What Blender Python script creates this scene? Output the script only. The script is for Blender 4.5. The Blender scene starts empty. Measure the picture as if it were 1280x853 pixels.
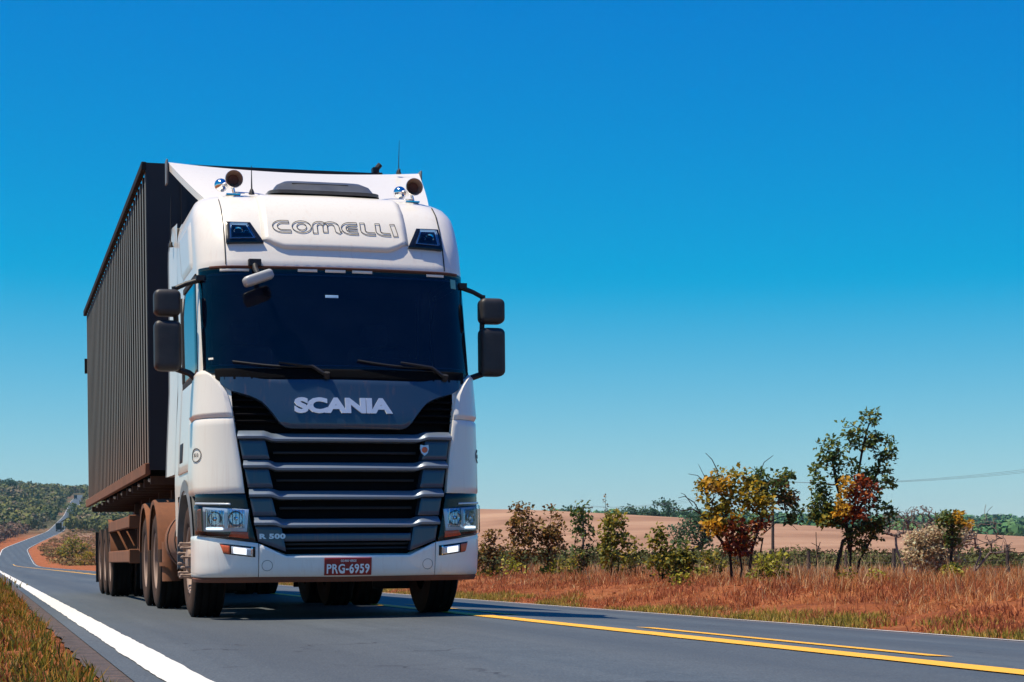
import bpy, bmesh, math, random
import numpy as np
from mathutils import Vector, Matrix
R = math.radians
scene = bpy.context.scene
COL = scene.collection

# ------------------------------------------------------------------ camera
cam_d = bpy.data.cameras.new('camera'); cam = bpy.data.objects.new('camera', cam_d); COL.objects.link(cam)
CAM_YAW = math.atan(658 / 2350.0)
cam.location = (0, 0, 0.51)
cam.rotation_euler = (R(90), 0, -CAM_YAW)
cam_d.sensor_width = 36.0
cam_d.lens = 36.0 * 2350 / 1280
cam_d.shift_y = (704 - 426.5) / 1280
cam_d.clip_start = 0.1; cam_d.clip_end = 20000
scene.camera = cam

# ------------------------------------------------------------------ sky, sun, exposure
SUN_DIR = Vector((-0.45, -0.015, 1.0)).normalized()
SUN_EL = math.asin(SUN_DIR.z)
world = bpy.data.worlds.new('World'); scene.world = world; world.use_nodes = True
wn = world.node_tree; wn.nodes.clear()
w_out = wn.nodes.new('ShaderNodeOutputWorld'); w_bg = wn.nodes.new('ShaderNodeBackground')
w_sky = wn.nodes.new('ShaderNodeTexSky'); w_sky.sky_type = 'NISHITA'; w_sky.sun_disc = False
w_sky.sun_elevation = SUN_EL
w_sky.sun_rotation = math.atan2(SUN_DIR.x, SUN_DIR.y)
w_sky.altitude = 600; w_sky.air_density = 1.0; w_sky.dust_density = 0.35; w_sky.ozone_density = 3.5
# the photograph's strongly graded sky: red falls away quickly with height, blue stays deep
w_sep = wn.nodes.new('ShaderNodeSeparateColor'); w_com = wn.nodes.new('ShaderNodeCombineColor')
wn.links.new(w_sky.outputs[0], w_sep.inputs[0])
def w_math(op, a, b, c=None):
    n = wn.nodes.new('ShaderNodeMath'); n.operation = op
    for k, v in enumerate((a, b, c)):
        if v is None: continue
        if isinstance(v, (int, float)): n.inputs[k].default_value = v
        else: wn.links.new(v, n.inputs[k])
    return n.outputs[0]
w_r = w_math('SMOOTH_MAX', w_math('MULTIPLY_ADD', w_sep.outputs[0], 1.5, -3.85), 0.0, 0.25)
w_g = w_math('MULTIPLY', w_math('POWER', w_math('MULTIPLY', w_sep.outputs[1], 0.1), 1.25), 11.4)
w_b = w_math('MULTIPLY', w_math('POWER', w_math('MULTIPLY', w_sep.outputs[2], 0.1), 0.4), 8.5)
wn.links.new(w_r, w_com.inputs[0]); wn.links.new(w_g, w_com.inputs[1]); wn.links.new(w_b, w_com.inputs[2])
wn.links.new(w_com.outputs[0], w_bg.inputs['Color'])
w_bg.inputs['Strength'].default_value = 0.08
wn.links.new(w_bg.outputs[0], w_out.inputs['Surface'])

sun_d = bpy.data.lights.new('sun', 'SUN'); sun = bpy.data.objects.new('sun', sun_d); COL.objects.link(sun)
sun_d.energy = 5.0; sun_d.angle = R(0.53); sun_d.color = (1.0, 0.89, 0.71)
sun.rotation_euler = SUN_DIR.to_track_quat('Z', 'Y').to_euler()
sun.location = (-10, 10, 30)

scene.view_settings.view_transform = 'Standard'; scene.view_settings.look = 'None'
scene.view_settings.exposure = 0.36; scene.view_settings.gamma = 1.0
scene.view_settings.use_curve_mapping = False
scene.render.engine = 'CYCLES'
scene.cycles.max_bounces = 6; scene.cycles.diffuse_bounces = 3; scene.cycles.glossy_bounces = 3
scene.cycles.transparent_max_bounces = 8
scene.cycles.use_denoising = True

# ------------------------------------------------------------------ materials
def ramp(nt, stops, interp='LINEAR'):
    n = nt.nodes.new('ShaderNodeValToRGB'); cr = n.color_ramp; cr.interpolation = interp
    while len(cr.elements) < len(stops): cr.elements.new(0.5)
    for e, (p, c) in zip(cr.elements, stops):
        e.position = p; e.color = (*c, 1) if len(c) == 3 else c
    return n
def base_mat(name, rough=0.5, metal=0.0, spec=0.5):
    m = bpy.data.materials.new(name); m.use_nodes = True
    b = m.node_tree.nodes['Principled BSDF']
    b.inputs['Roughness'].default_value = rough; b.inputs['Metallic'].default_value = metal
    b.inputs['Specular IOR Level'].default_value = spec
    return m, m.node_tree, b
def noise(nt, scale, detail=4, rough=0.55, vec=None):
    n = nt.nodes.new('ShaderNodeTexNoise'); n.inputs['Scale'].default_value = scale
    n.inputs['Detail'].default_value = detail; n.inputs['Roughness'].default_value = rough
    if vec is not None: nt.links.new(vec, n.inputs['Vector'])
    return n
def tco(nt, which='Object'):
    return nt.nodes.new('ShaderNodeTexCoord').outputs[which]
def math_n(nt, op, a, b=None, c=None, clamp=False):
    n = nt.nodes.new('ShaderNodeMath'); n.operation = op; n.use_clamp = clamp
    for i, v in enumerate((a, b, c)):
        if v is None: continue
        if isinstance(v, (int, float)): n.inputs[i].default_value = v
        else: nt.links.new(v, n.inputs[i])
    return n.outputs[0]
def mixc(nt, f, a, b, mode='MIX'):
    n = nt.nodes.new('ShaderNodeMix'); n.data_type = 'RGBA'; n.blend_type = mode
    for s, v in ((0, f), (6, a), (7, b)):
        if isinstance(v, (int, float)): n.inputs[s].default_value = v
        elif isinstance(v, tuple): n.inputs[s].default_value = (*v, 1) if len(v) == 3 else v
        else: nt.links.new(v, n.inputs[s])
    return n.outputs[2]
def bump(nt, b, h, strength=0.3, dist=0.02):
    n = nt.nodes.new('ShaderNodeBump'); n.inputs['Strength'].default_value = strength
    n.inputs['Distance'].default_value = dist; nt.links.new(h, n.inputs['Height'])
    nt.links.new(n.outputs[0], b.inputs['Normal'])
def plain(name, col, rough=0.5, metal=0.0, spec=0.5, var=0.12, scale=6.0, bmp=0.0, bscale=60):
    m, nt, b = base_mat(name, rough, metal, spec)
    v = tco(nt)
    n = noise(nt, scale, 5, 0.6, v)
    lo = tuple(c * (1 - var) for c in col); hi = tuple(min(1, c * (1 + var)) for c in col)
    r = ramp(nt, [(0.3, lo), (0.7, hi)]); nt.links.new(n.outputs[0], r.inputs[0])
    nt.links.new(r.outputs[0], b.inputs['Base Color'])
    rr = math_n(nt, 'MULTIPLY_ADD', n.outputs[0], 0.12, rough - 0.06)
    nt.links.new(rr, b.inputs['Roughness'])
    if bmp:
        n2 = noise(nt, bscale, 3, 0.6, v); bump(nt, b, n2.outputs[0], bmp, 0.01)
    return m
DUST = (0.42, 0.17, 0.075)
def dusty(name, col, rough=0.35, z0=0.5, z1=1.5, amount=0.9, coat=0.0, metal=0.0, yfac=0.0, base=0.04, dust=DUST, spec=0.5, world=False):
    """paint with road dust thrown up from below: real dirt, thickest low down and towards the rear"""
    m, nt, b = base_mat(name, rough, metal, spec)
    v = nt.nodes.new('ShaderNodeNewGeometry').outputs['Position'] if world else tco(nt)
    sp = nt.nodes.new('ShaderNodeSeparateXYZ'); nt.links.new(v, sp.inputs[0])
    g = nt.nodes.new('ShaderNodeMapRange'); g.inputs[1].default_value = z1; g.inputs[2].default_value = z0
    nt.links.new(sp.outputs[2], g.inputs[0])
    n = noise(nt, 3.0, 6, 0.65, v); n2 = noise(nt, 22.0, 4, 0.7, v)
    f = g.outputs[0]
    if yfac:
        gy = nt.nodes.new('ShaderNodeMapRange'); gy.inputs[1].default_value = 1.0; gy.inputs[2].default_value = 2.6
        nt.links.new(sp.outputs[1], gy.inputs[0])
        gy2 = math_n(nt, 'MULTIPLY', gy.outputs[0], yfac)
        gz = nt.nodes.new('ShaderNodeMapRange'); gz.inputs[1].default_value = 2.7; gz.inputs[2].default_value = 1.2
        nt.links.new(sp.outputs[2], gz.inputs[0])
        gy3 = math_n(nt, 'MULTIPLY', gy2, gz.outputs[0])
        f = math_n(nt, 'MAXIMUM', f, gy3)
    k = math_n(nt, 'MULTIPLY_ADD', n.outputs[0], 0.9, 0.15)
    k2 = math_n(nt, 'MULTIPLY_ADD', n2.outputs[0], 0.5, 0.7)
    f = math_n(nt, 'MULTIPLY', f, amount)
    f = math_n(nt, 'MULTIPLY', f, k); f = math_n(nt, 'MULTIPLY', f, k2)
    b0 = math_n(nt, 'MULTIPLY', n.outputs[0], base)
    f = math_n(nt, 'ADD', f, b0, clamp=True)
    vo = nt.nodes.new('ShaderNodeTexVoronoi'); vo.inputs['Scale'].default_value = 26.0; nt.links.new(v, vo.inputs['Vector'])
    sk = nt.nodes.new('ShaderNodeMapRange'); sk.inputs[1].default_value = 0.10; sk.inputs[2].default_value = 0.03; nt.links.new(vo.outputs['Distance'], sk.inputs[0])
    kz = nt.nodes.new('ShaderNodeMapRange'); kz.inputs[1].default_value = 0.56; kz.inputs[2].default_value = 0.66; nt.links.new(n2.outputs[0], kz.inputs[0])
    f = math_n(nt, 'MULTIPLY_ADD', math_n(nt, 'MULTIPLY', sk.outputs[0], kz.outputs[0]), 0.55, f, clamp=True)
    # thin rain-washed vertical streaks
    mpv = nt.nodes.new('ShaderNodeMapping'); mpv.inputs['Scale'].default_value = (28, 28, 1.3); nt.links.new(v, mpv.inputs[0])
    sv = noise(nt, 1.0, 3, 0.6, mpv.outputs[0]); svm = nt.nodes.new('ShaderNodeMapRange'); svm.inputs[1].default_value = 0.55; svm.inputs[2].default_value = 0.85; nt.links.new(sv.outputs[0], svm.inputs[0])
    f = math_n(nt, 'MULTIPLY_ADD', svm.outputs[0], 0.16, f, clamp=True)
    nt.links.new(mixc(nt, f, col, dust), b.inputs['Base Color'])
    rr = math_n(nt, 'MULTIPLY_ADD', f, 0.6, rough, clamp=True); nt.links.new(rr, b.inputs['Roughness'])
    b.inputs['Coat Weight'].default_value = coat; b.inputs['Coat Roughness'].default_value = 0.06
    return m
def emis(name, col, strength, basecol=(0.8, 0.8, 0.8)):
    m, nt, b = base_mat(name, 0.2)
    b.inputs['Base Color'].default_value = (*basecol, 1)
    b.inputs['Emission Color'].default_value = (*col, 1); b.inputs['Emission Strength'].default_value = strength
    n = noise(nt, 60, 2, 0.5, tco(nt)); bump(nt, b, n.outputs[0], 0.2, 0.002)
    return m
def leaf_mat(name, stops, trans=0.38, rough=0.55):
    m = bpy.data.materials.new(name); m.use_nodes = True; nt = m.node_tree
    b = nt.nodes['Principled BSDF']; out = nt.nodes['Material Output']
    g = nt.nodes.new('ShaderNodeNewGeometry')
    r = ramp(nt, stops); nt.links.new(g.outputs['Random Per Island'], r.inputs[0])
    n = noise(nt, 1.6, 3, 0.5, tco(nt))
    c = mixc(nt, 0.6, r.outputs[0], mixc(nt, n.outputs[0], (0.35, 0.35, 0.35), (1.65, 1.65, 1.65)), 'MULTIPLY')
    nt.links.new(c, b.inputs['Base Color']); b.inputs['Roughness'].default_value = rough
    b.inputs['Specular IOR Level'].default_value = 0.3
    t = nt.nodes.new('ShaderNodeBsdfTranslucent'); nt.links.new(c, t.inputs['Color'])
    mx = nt.nodes.new('ShaderNodeMixShader'); mx.inputs[0].default_value = trans
    nt.links.new(b.outputs[0], mx.inputs[1]); nt.links.new(t.outputs[0], mx.inputs[2])
    nt.links.new(mx.outputs[0], out.inputs['Surface'])
    return m

M = {}
M['white'] = dusty('cab_white_paint', (0.78, 0.74, 0.665), 0.28, 0.55, 1.35, 0.22, coat=0.45, yfac=1.15, base=0.05)
M['white_top'] = dusty('roof_white_paint', (0.76, 0.72, 0.645), 0.34, 0.0, 0.1, 0.0, coat=0.3, base=0.05)
M['bumper'] = dusty('bumper_white_paint', (0.80, 0.785, 0.75), 0.3, 0.28, 0.47, 0.75, coat=0.4, base=0.05)
M['lip'] = dusty('bumper_lip_dusty', (0.07, 0.028, 0.02), 0.75, 0.2, 0.6, 0.7, base=0.4, dust=(0.30, 0.10, 0.05))
M['slate'] = dusty('slate_grille_paint', (0.018, 0.050, 0.092), 0.30, 0.4, 0.9, 0.10, coat=0.5, base=0.04, metal=0.15)
M['slate_light'] = dusty('pale_slate_slat_paint', (0.15, 0.20, 0.26), 0.36, 0.4, 0.9, 0.08, coat=0.2, base=0.04, metal=0.35)
M['black'] = plain('black_plastic', (0.006, 0.006, 0.008), 0.55, var=0.3)
M['void'] = plain('black_mesh_intake', (0.0025, 0.0025, 0.0035), 0.85, spec=0.1, var=0.2)
M['gblack'] = plain('gloss_black_trim', (0.004, 0.005, 0.008), 0.22, var=0.2)
M['rubber'] = plain('rubber_seal', (0.012, 0.012, 0.013), 0.8, var=0.3)
M['mirror_case'] = plain('mirror_case_plastic', (0.022, 0.020, 0.020), 0.5, var=0.35, scale=9, bmp=0.15, bscale=90)
M['chrome'] = plain('chrome', (0.75, 0.76, 0.78), 0.1, 1.0, var=0.06)
M['silver'] = plain('silver_letters', (0.62, 0.66, 0.72), 0.3, 0.35, var=0.06)
M['grey_plastic'] = plain('grey_plastic', (0.16, 0.165, 0.17), 0.5, var=0.2)
M['hatch'] = plain('roof_hatch_plastic', (0.075, 0.078, 0.082), 0.32, var=0.2)
M['brown_metal'] = dusty('dusty_underbody_metal', (0.03, 0.021, 0.018), 0.7, 0.0, 2.5, 0.45, base=0.25, dust=(0.20, 0.09, 0.05))
M['dust_metal'] = dusty('heavily_dusted_metal', (0.055, 0.027, 0.018), 0.8, 0.0, 4.0, 0.75, base=0.3, dust=(0.31, 0.115, 0.05))
M['rim'] = dusty('dusty_wheel_rim', (0.28, 0.23, 0.20), 0.5, -3, 3, 0.8, base=0.3, dust=(0.36, 0.18, 0.11))
M['tyre'] = dusty('tyre_rubber', (0.005, 0.005, 0.006), 0.85, -3, 3, 0.04, base=0.04, dust=(0.06, 0.04, 0.03), spec=0.15)
M['tyre_side'] = dusty('dusty_tyre_sidewall', (0.012, 0.011, 0.011), 0.8, -3, 3, 0.5, base=0.2, dust=(0.20, 0.10, 0.06), spec=0.2)
M['trailer_panel'] = plain('trailer_dark_panel', (0.008, 0.010, 0.012), 0.9, spec=0.0, var=0.35, scale=2)
M['trailer_front'] = plain('trailer_front_panel', (0.008, 0.009, 0.013), 0.6, var=0.3, scale=2)
M['rib_lit_face'] = dusty('trailer_rib_sunlit_face', (0.17, 0.18, 0.165), 0.55, 1.4, 2.5, 0.5, base=0.05, spec=0.2, world=True)  # sunlight on the ribs' outer faces put into a paler colour
M['horn_out'] = plain('polished_horn_metal', (0.82, 0.80, 0.77), 0.28, 0.7, var=0.06)
M['horn_in'] = plain('tarnished_horn_inside', (0.40, 0.26, 0.19), 0.35, 0.5, var=0.2)
M['rib'] = dusty('trailer_rib_side_shade', (0.012, 0.014, 0.015), 0.8, 1.4, 2.0, 0.25, base=0.01, spec=0.2, world=True)  # shade on the rib sides put into a near-black colour; rails share it
M['orange'] = plain('amber_lens', (1.0, 0.085, 0.004), 0.3, var=0.2, scale=40)
M['reflect_red'] = plain('orange_side_reflector', (0.60, 0.11, 0.04), 0.3, var=0.2, scale=60)
M['plate'] = plain('dark_red_number_plate', (0.26, 0.012, 0.012), 0.45, var=0.2)
M['plate_text'] = plain('plate_white_letters', (0.80, 0.80, 0.82), 0.5, var=0.04)
M['ink'] = plain('black_lettering', (0.012, 0.014, 0.02), 0.6, var=0.2)
M['drl'] = emis('lit_daytime_lamp', (0.85, 0.95, 1.0), 1.1)
M['fog'] = emis('lit_fog_lamp', (0.92, 0.97, 1.0), 1.0)
M['sticker_green'] = plain('green_sticker', (0.16, 0.42, 0.33), 0.5, var=0.15, scale=80)
M['sticker_blue'] = plain('pale_blue_sticker', (0.25, 0.42, 0.62), 0.5, var=0.1, scale=80)
M['marker'] = plain('cream_marker_lamp', (0.78, 0.74, 0.64), 0.35, var=0.1)
def glass_mat(name, col, rough=0.03, spec=0.5):
    m, nt, b = base_mat(name, rough, 0, spec)
    n = noise(nt, 2.2, 4, 0.6, tco(nt))
    r = ramp(nt, [(0.3, col), (0.75, tuple(c * 1.5 for c in col))]); nt.links.new(n.outputs[0], r.inputs[0])
    nt.links.new(r.outputs[0], b.inputs['Base Color'])
    rr = math_n(nt, 'MULTIPLY_ADD', n.outputs[0], 0.10, rough); nt.links.new(rr, b.inputs['Roughness'])
    return m
M['screen'] = glass_mat('tinted_windscreen_glass', (0.0022, 0.0035, 0.012), 0.02, 0.35)
def tinted_glass():
    m = bpy.data.materials.new('deep_tinted_glass'); m.use_nodes = True; nt = m.node_tree; out = nt.nodes['Material Output']; nt.nodes.remove(nt.nodes['Principled BSDF'])
    t = nt.nodes.new('ShaderNodeBsdfTransparent'); t.inputs[0].default_value = (0.10, 0.15, 0.28, 1)
    g = nt.nodes.new('ShaderNodeBsdfGlossy'); g.inputs['Roughness'].default_value = 0.02
    d = nt.nodes.new('ShaderNodeBsdfDiffuse'); v = tco(nt); n = noise(nt, 3.0, 5, 0.65, v); r = ramp(nt, [(0.35, (0.0005, 0.0008, 0.004)), (0.75, (0.003, 0.004, 0.010))]); nt.links.new(n.outputs[0], r.inputs[0]); nt.links.new(r.outputs[0], d.inputs[0])
    a = nt.nodes.new('ShaderNodeAddShader'); nt.links.new(t.outputs[0], a.inputs[0]); nt.links.new(d.outputs[0], a.inputs[1])
    f = nt.nodes.new('ShaderNodeFresnel'); f.inputs[0].default_value = 1.5
    mx = nt.nodes.new('ShaderNodeMixShader'); nt.links.new(f.outputs[0], mx.inputs[0]); nt.links.new(a.outputs[0], mx.inputs[1]); nt.links.new(g.outputs[0], mx.inputs[2]); nt.links.new(mx.outputs[0], out.inputs['Surface'])
    return m
M['tint'] = tinted_glass()
M['side_glass'] = glass_mat('side_window_glass', (0.004, 0.007, 0.012), 0.01, 1.0)
def lens_mat():
    m = bpy.data.materials.new('clear_lamp_lens'); m.use_nodes = True; nt = m.node_tree
    out = nt.nodes['Material Output']; nt.nodes.remove(nt.nodes['Principled BSDF'])
    t = nt.nodes.new('ShaderNodeBsdfTransparent'); g = nt.nodes.new('ShaderNodeBsdfGlossy'); g.inputs['Roughness'].default_value = 0.03
    t.inputs[0].default_value = (0.86, 0.93, 1.0, 1)
    f = nt.nodes.new('ShaderNodeFresnel'); f.inputs[0].default_value = 1.45
    n = noise(nt, 30, 2, 0.5, tco(nt)); bp = nt.nodes.new('ShaderNodeBump'); bp.inputs['Strength'].default_value = 0.15
    bp.inputs['Distance'].default_value = 0.004; nt.links.new(n.outputs[0], bp.inputs['Height']); nt.links.new(bp.outputs[0], g.inputs['Normal'])
    mx = nt.nodes.new('ShaderNodeMixShader'); nt.links.new(f.outputs[0], mx.inputs[0])
    nt.links.new(t.outputs[0], mx.inputs[1]); nt.links.new(g.outputs[0], mx.inputs[2]); nt.links.new(mx.outputs[0], out.inputs['Surface'])
    return m
M['lens'] = lens_mat()
M['lamp_well'] = plain('lamp_reflector_wall', (0.45, 0.52, 0.60), 0.18, 0.85, var=0.15, scale=30)

# ------------------------------------------------------------------ mesh helpers
def tag(o, label=None, cat=None, group=None, kind=None):
    if label: o['label'] = label
    if cat: o['category'] = cat
    if group: o['group'] = group
    if kind: o['kind'] = kind
    return o
def link(o, parent=None):
    COL.objects.link(o)
    if parent is not None: o.parent = parent
    return o
def empty(name, loc=(0, 0, 0), rot=(0, 0, 0), parent=None):
    o = bpy.data.objects.new(name, None); o.empty_display_size = 0.3
    o.location = loc; o.rotation_euler = rot
    return link(o, parent)
def finish(me, smooth, angle):
    if smooth:
        me.polygons.foreach_set('use_smooth', [True] * len(me.polygons))
        me.set_sharp_from_angle(angle=R(angle))
    me.update()
class MB:
    def __init__(s): s.v = []; s.f = []; s.m = []
    def add(s, vs, fs, mi=0):
        o = len(s.v); s.v += [tuple(p) for p in vs]; s.f += [tuple(i + o for i in f) for f in fs]; s.m += [mi] * len(fs)
        return s
    def box(s, x0, x1, y0, y1, z0, z1, mi=0, mat=None):
        vs = [Vector((x, y, z)) for z in (z0, z1) for y in (y0, y1) for x in (x0, x1)]
        if mat is not None: vs = [mat @ p for p in vs]
        return s.add(vs, [(0, 2, 3, 1), (4, 5, 7, 6), (0, 1, 5, 4), (2, 6, 7, 3), (0, 4, 6, 2), (1, 3, 7, 5)], mi)
    def tube(s, pts, rad, n=8, cap=True, mi=0):
        pts = [Vector(p) for p in pts]; k = len(pts)
        if isinstance(rad, (int, float)): rad = [rad] * k
        vs = []; fs = []; up = None
        for i, p in enumerate(pts):
            t = (pts[min(i + 1, k - 1)] - pts[max(i - 1, 0)]).normalized()
            if up is None:
                up = Vector((0, 0, 1)) if abs(t.z) < 0.9 else Vector((1, 0, 0))
            a = t.cross(up); a = a.normalized() if a.length > 1e-6 else Vector((1, 0, 0))
            b = a.cross(t).normalized(); up = b
            for j in range(n):
                q = 2 * math.pi * j / n
                vs.append(p + (a * math.cos(q) + b * math.sin(q)) * rad[i])
        for i in range(k - 1):
            for j in range(n):
                j2 = (j + 1) % n
                fs.append((i * n + j, i * n + j2, (i + 1) * n + j2, (i + 1) * n + j))
        if cap: fs += [tuple(range(n - 1, -1, -1)), tuple((k - 1) * n + j for j in range(n))]
        return s.add(vs, fs, mi)
    def lathe(s, prof, n=32, axis='x', org=(0, 0, 0), mi=0):
        """prof: (along axis, radius) pairs"""
        vs = []; fs = []; k = len(prof)
        for a, r in prof:
            for j in range(n):
                q = 2 * math.pi * j / n; c, d = r * math.cos(q), r * math.sin(q)
                p = (a, c, d) if axis == 'x' else ((d, a, c) if axis == 'y' else (c, d, a))
                vs.append((p[0] + org[0], p[1] + org[1], p[2] + org[2]))
        for i in range(k - 1):
            for j in range(n):
                j2 = (j + 1) % n
                fs.append((i * n + j, i * n + j2, (i + 1) * n + j2, (i + 1) * n + j))
        return s.add(vs, fs, mi)
    def grid(s, rows, mi=0, close=False):
        nr, nc = len(rows), len(rows[0]); vs = [p for r in rows for p in r]; fs = []
        for i in range(nr - 1):
            for j in range(nc - 1 + (1 if close else 0)):
                j2 = (j + 1) % nc
                fs.append((i * nc + j, i * nc + j2, (i + 1) * nc + j2, (i + 1) * nc + j))
        return s.add(vs, fs, mi)
    def build(s, name, mats, parent=None, smooth=True, angle=35, bevel=0.0, seg=2, normals=True):
        me = bpy.data.meshes.new(name); me.from_pydata(s.v, [], s.f)
        for m in (mats if isinstance(mats, (list, tuple)) else [mats]): me.materials.append(m)
        if any(s.m): me.polygons.foreach_set('material_index', s.m)
        if normals:
            bm = bmesh.new(); bm.from_mesh(me); bmesh.ops.remove_doubles(bm, verts=bm.verts, dist=1e-5)
            bmesh.ops.recalc_face_normals(bm, faces=bm.faces); bm.to_mesh(me); bm.free()
        finish(me, smooth, angle)
        o = bpy.data.objects.new(name, me); link(o, parent)
        if bevel:
            b = o.modifiers.new('bevel', 'BEVEL'); b.width = bevel; b.segments = seg; b.limit_method = 'ANGLE'; b.angle_limit = R(40)
        return o
def inst(name, me, parent, loc=(0, 0, 0), rot=(0, 0, 0), scale=(1, 1, 1)):
    o = bpy.data.objects.new(name, me); o.location = loc; o.rotation_euler = rot; o.scale = scale
    return link(o, parent)
def raw_mesh(name, V, F, mat, parent=None, smooth=False):
    """V (n,3) array, F list of (m,k) arrays of equal-size faces"""
    me = bpy.data.meshes.new(name)
    V = np.asarray(V, dtype=np.float32); me.vertices.add(len(V)); me.vertices.foreach_set('co', V.ravel())
    nl = sum(f.size for f in F); npoly = sum(len(f) for f in F)
    me.loops.add(nl); me.polygons.add(npoly)
    me.loops.foreach_set('vertex_index', np.concatenate([f.ravel() for f in F]).astype(np.int32))
    sizes = np.concatenate([np.full(len(f), f.shape[1]) for f in F]).astype(np.int32)
    starts = np.concatenate([[0], np.cumsum(sizes)[:-1]]).astype(np.int32)
    me.polygons.foreach_set('loop_start', starts)
    if smooth: me.polygons.foreach_set('use_smooth', np.ones(npoly, dtype=bool))
    me.materials.append(mat); me.update(calc_edges=True); me.validate()
    o = bpy.data.objects.new(name, me); return link(o, parent)

# ------------------------------------------------------------------ the lie of the land
def sm(a, b, x):
    t = np.clip((np.asarray(x, float) - a) / (b - a), 0, 1); return t * t * (3 - 2 * t)
ROAD_Y = [-80, 0, 260, 330, 450, 600, 780, 950, 1200, 1450, 1800, 2300]
ROAD_X = [4.42, 4.42, 4.42, 4.6, 6.5, 8.6, 18.5, 33, 50.5, 65, 88, 120]
ROAD_Z = [0, 0, 0, 0.1, 1.7, 4.9, 9.6, 16.0, 30.0, 46.5, 66, 78]
def smooth_tab(xs, ys):
    t = np.arange(xs[0], xs[-1] + 1, 5.0); y = np.interp(t, xs, ys)
    k = np.ones(17) / 17; yp = np.pad(y, 8, mode='edge'); return t, np.convolve(yp, k, 'valid')
_tx, _vx = smooth_tab(ROAD_Y, ROAD_X); _tz, _vz = smooth_tab(ROAD_Y, ROAD_Z)
def road_x(Y): return np.interp(Y, _tx, _vx)
def road_z(Y): return np.interp(Y, _tz, _vz)
def road_cross(dx):      # crowned carriageway, dx from the centre line
    return np.interp(dx, [-4.1, -3.6, 0, 3.55, 3.95], [-0.008, 0.0, 0.048, -0.115, -0.135])
def wob(X, Y, s, seed=0.0):
    X = np.asarray(X, float) / s; Y = np.asarray(Y, float) / s
    return (np.sin(X * 1.7 + Y * 0.6 + seed) + np.sin(X * 0.9 - Y * 1.9 + 1.3 + seed * 2) + 0.6 * np.sin(X * 3.1 + Y * 2.7 + 4.1 + seed) + 0.4 * np.sin(X * 5.3 - Y * 4.1 + seed * 3)) / 3.0
def far_z(X, Y):
    fld = 17.5 * sm(110, 600, Y) * (1 - 0.47 * sm(120, 270, X)) * (1 - 0.35 * sm(640, 900, Y)) * sm(-60, 90, X)
    hill = (36 + 33 * (1 - sm(110, 430, X))) * sm(820, 1900, Y)
    lft = 2 * sm(400, 800, Y) * (1 - sm(-40, 40, X))
    return fld + hill + lft + 0.25 * wob(X, Y, 40) * sm(60, 200, Y) + 2.5 * wob(X, Y, 160, 2) * sm(700, 1100, Y)
def ground_z(X, Y):
    X = np.asarray(X, float); Y = np.asarray(Y, float)
    dx = X - road_x(Y); zr = road_z(Y)
    cr = np.interp(dx, [-40, -12, -6, -3.895, -3.83, 3.8, 4.0, 4.25, 5.0, 6.2, 7.5, 12, 40], [0, -0.12, -0.07, -0.022, -0.09, -0.22, -0.17, -0.15, -0.10, 0.10, 0.16, 0.12, 0.0])
    rough = 0.07 * wob(X, Y, 1.3) + 0.05 * wob(X, Y, 0.42, 1.0)
    rough = rough * (sm(4.2, 5.5, dx) + sm(5.0, 8.0, -dx)) * (1 - sm(150, 300, Y))
    w = sm(14, 130, np.abs(dx))
    return (1 - w) * (zr + cr) + w * far_z(X, Y) + rough
def gz(X, Y): return float(ground_z(X, Y))
def place(px, d, wz=None):
    """ground position at a bearing and distance from the camera spot (used once, when surveying the scene)"""
    r = (px - 640) / 2350.0 * d
    X = d * math.sin(CAM_YAW) + r * math.cos(CAM_YAW); Y = d * math.cos(CAM_YAW) - r * math.sin(CAM_YAW)
    return X, Y

# ground sheet
def axis_vals(parts):
    out = []
    for a, b, st in parts: out += list(np.arange(a, b, st))
    return np.array(out + [parts[-1][1]])
gx = axis_vals([(-1500, -600, 100), (-600, -120, 40), (-120, -30, 10), (-30, -4, 2), (-4, 0, 0.5), (0, 1, 0.1), (1, 8, 0.7), (8, 16, 0.2), (16, 30, 0.5), (30, 120, 3), (120, 700, 15), (700, 1500, 60), (1500, 2700, 200)])
gy = axis_vals([(-400, -60, 40), (-60, 0, 5), (0, 14, 1), (14, 70, 0.35), (70, 160, 2), (160, 700, 12), (700, 2400, 25), (2400, 3300, 100)])
GX, GY = np.meshgrid(gx, gy); GZ = ground_z(GX, GY)
V = np.stack([GX.ravel(), GY.ravel(), GZ.ravel()], 1)
nr, nc = GX.shape; idx = np.arange(nr * nc).reshape(nr, nc)
F = np.stack([idx[:-1, :-1].ravel(), idx[:-1, 1:].ravel(), idx[1:, 1:].ravel(), idx[1:, :-1].ravel()], 1)
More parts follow.
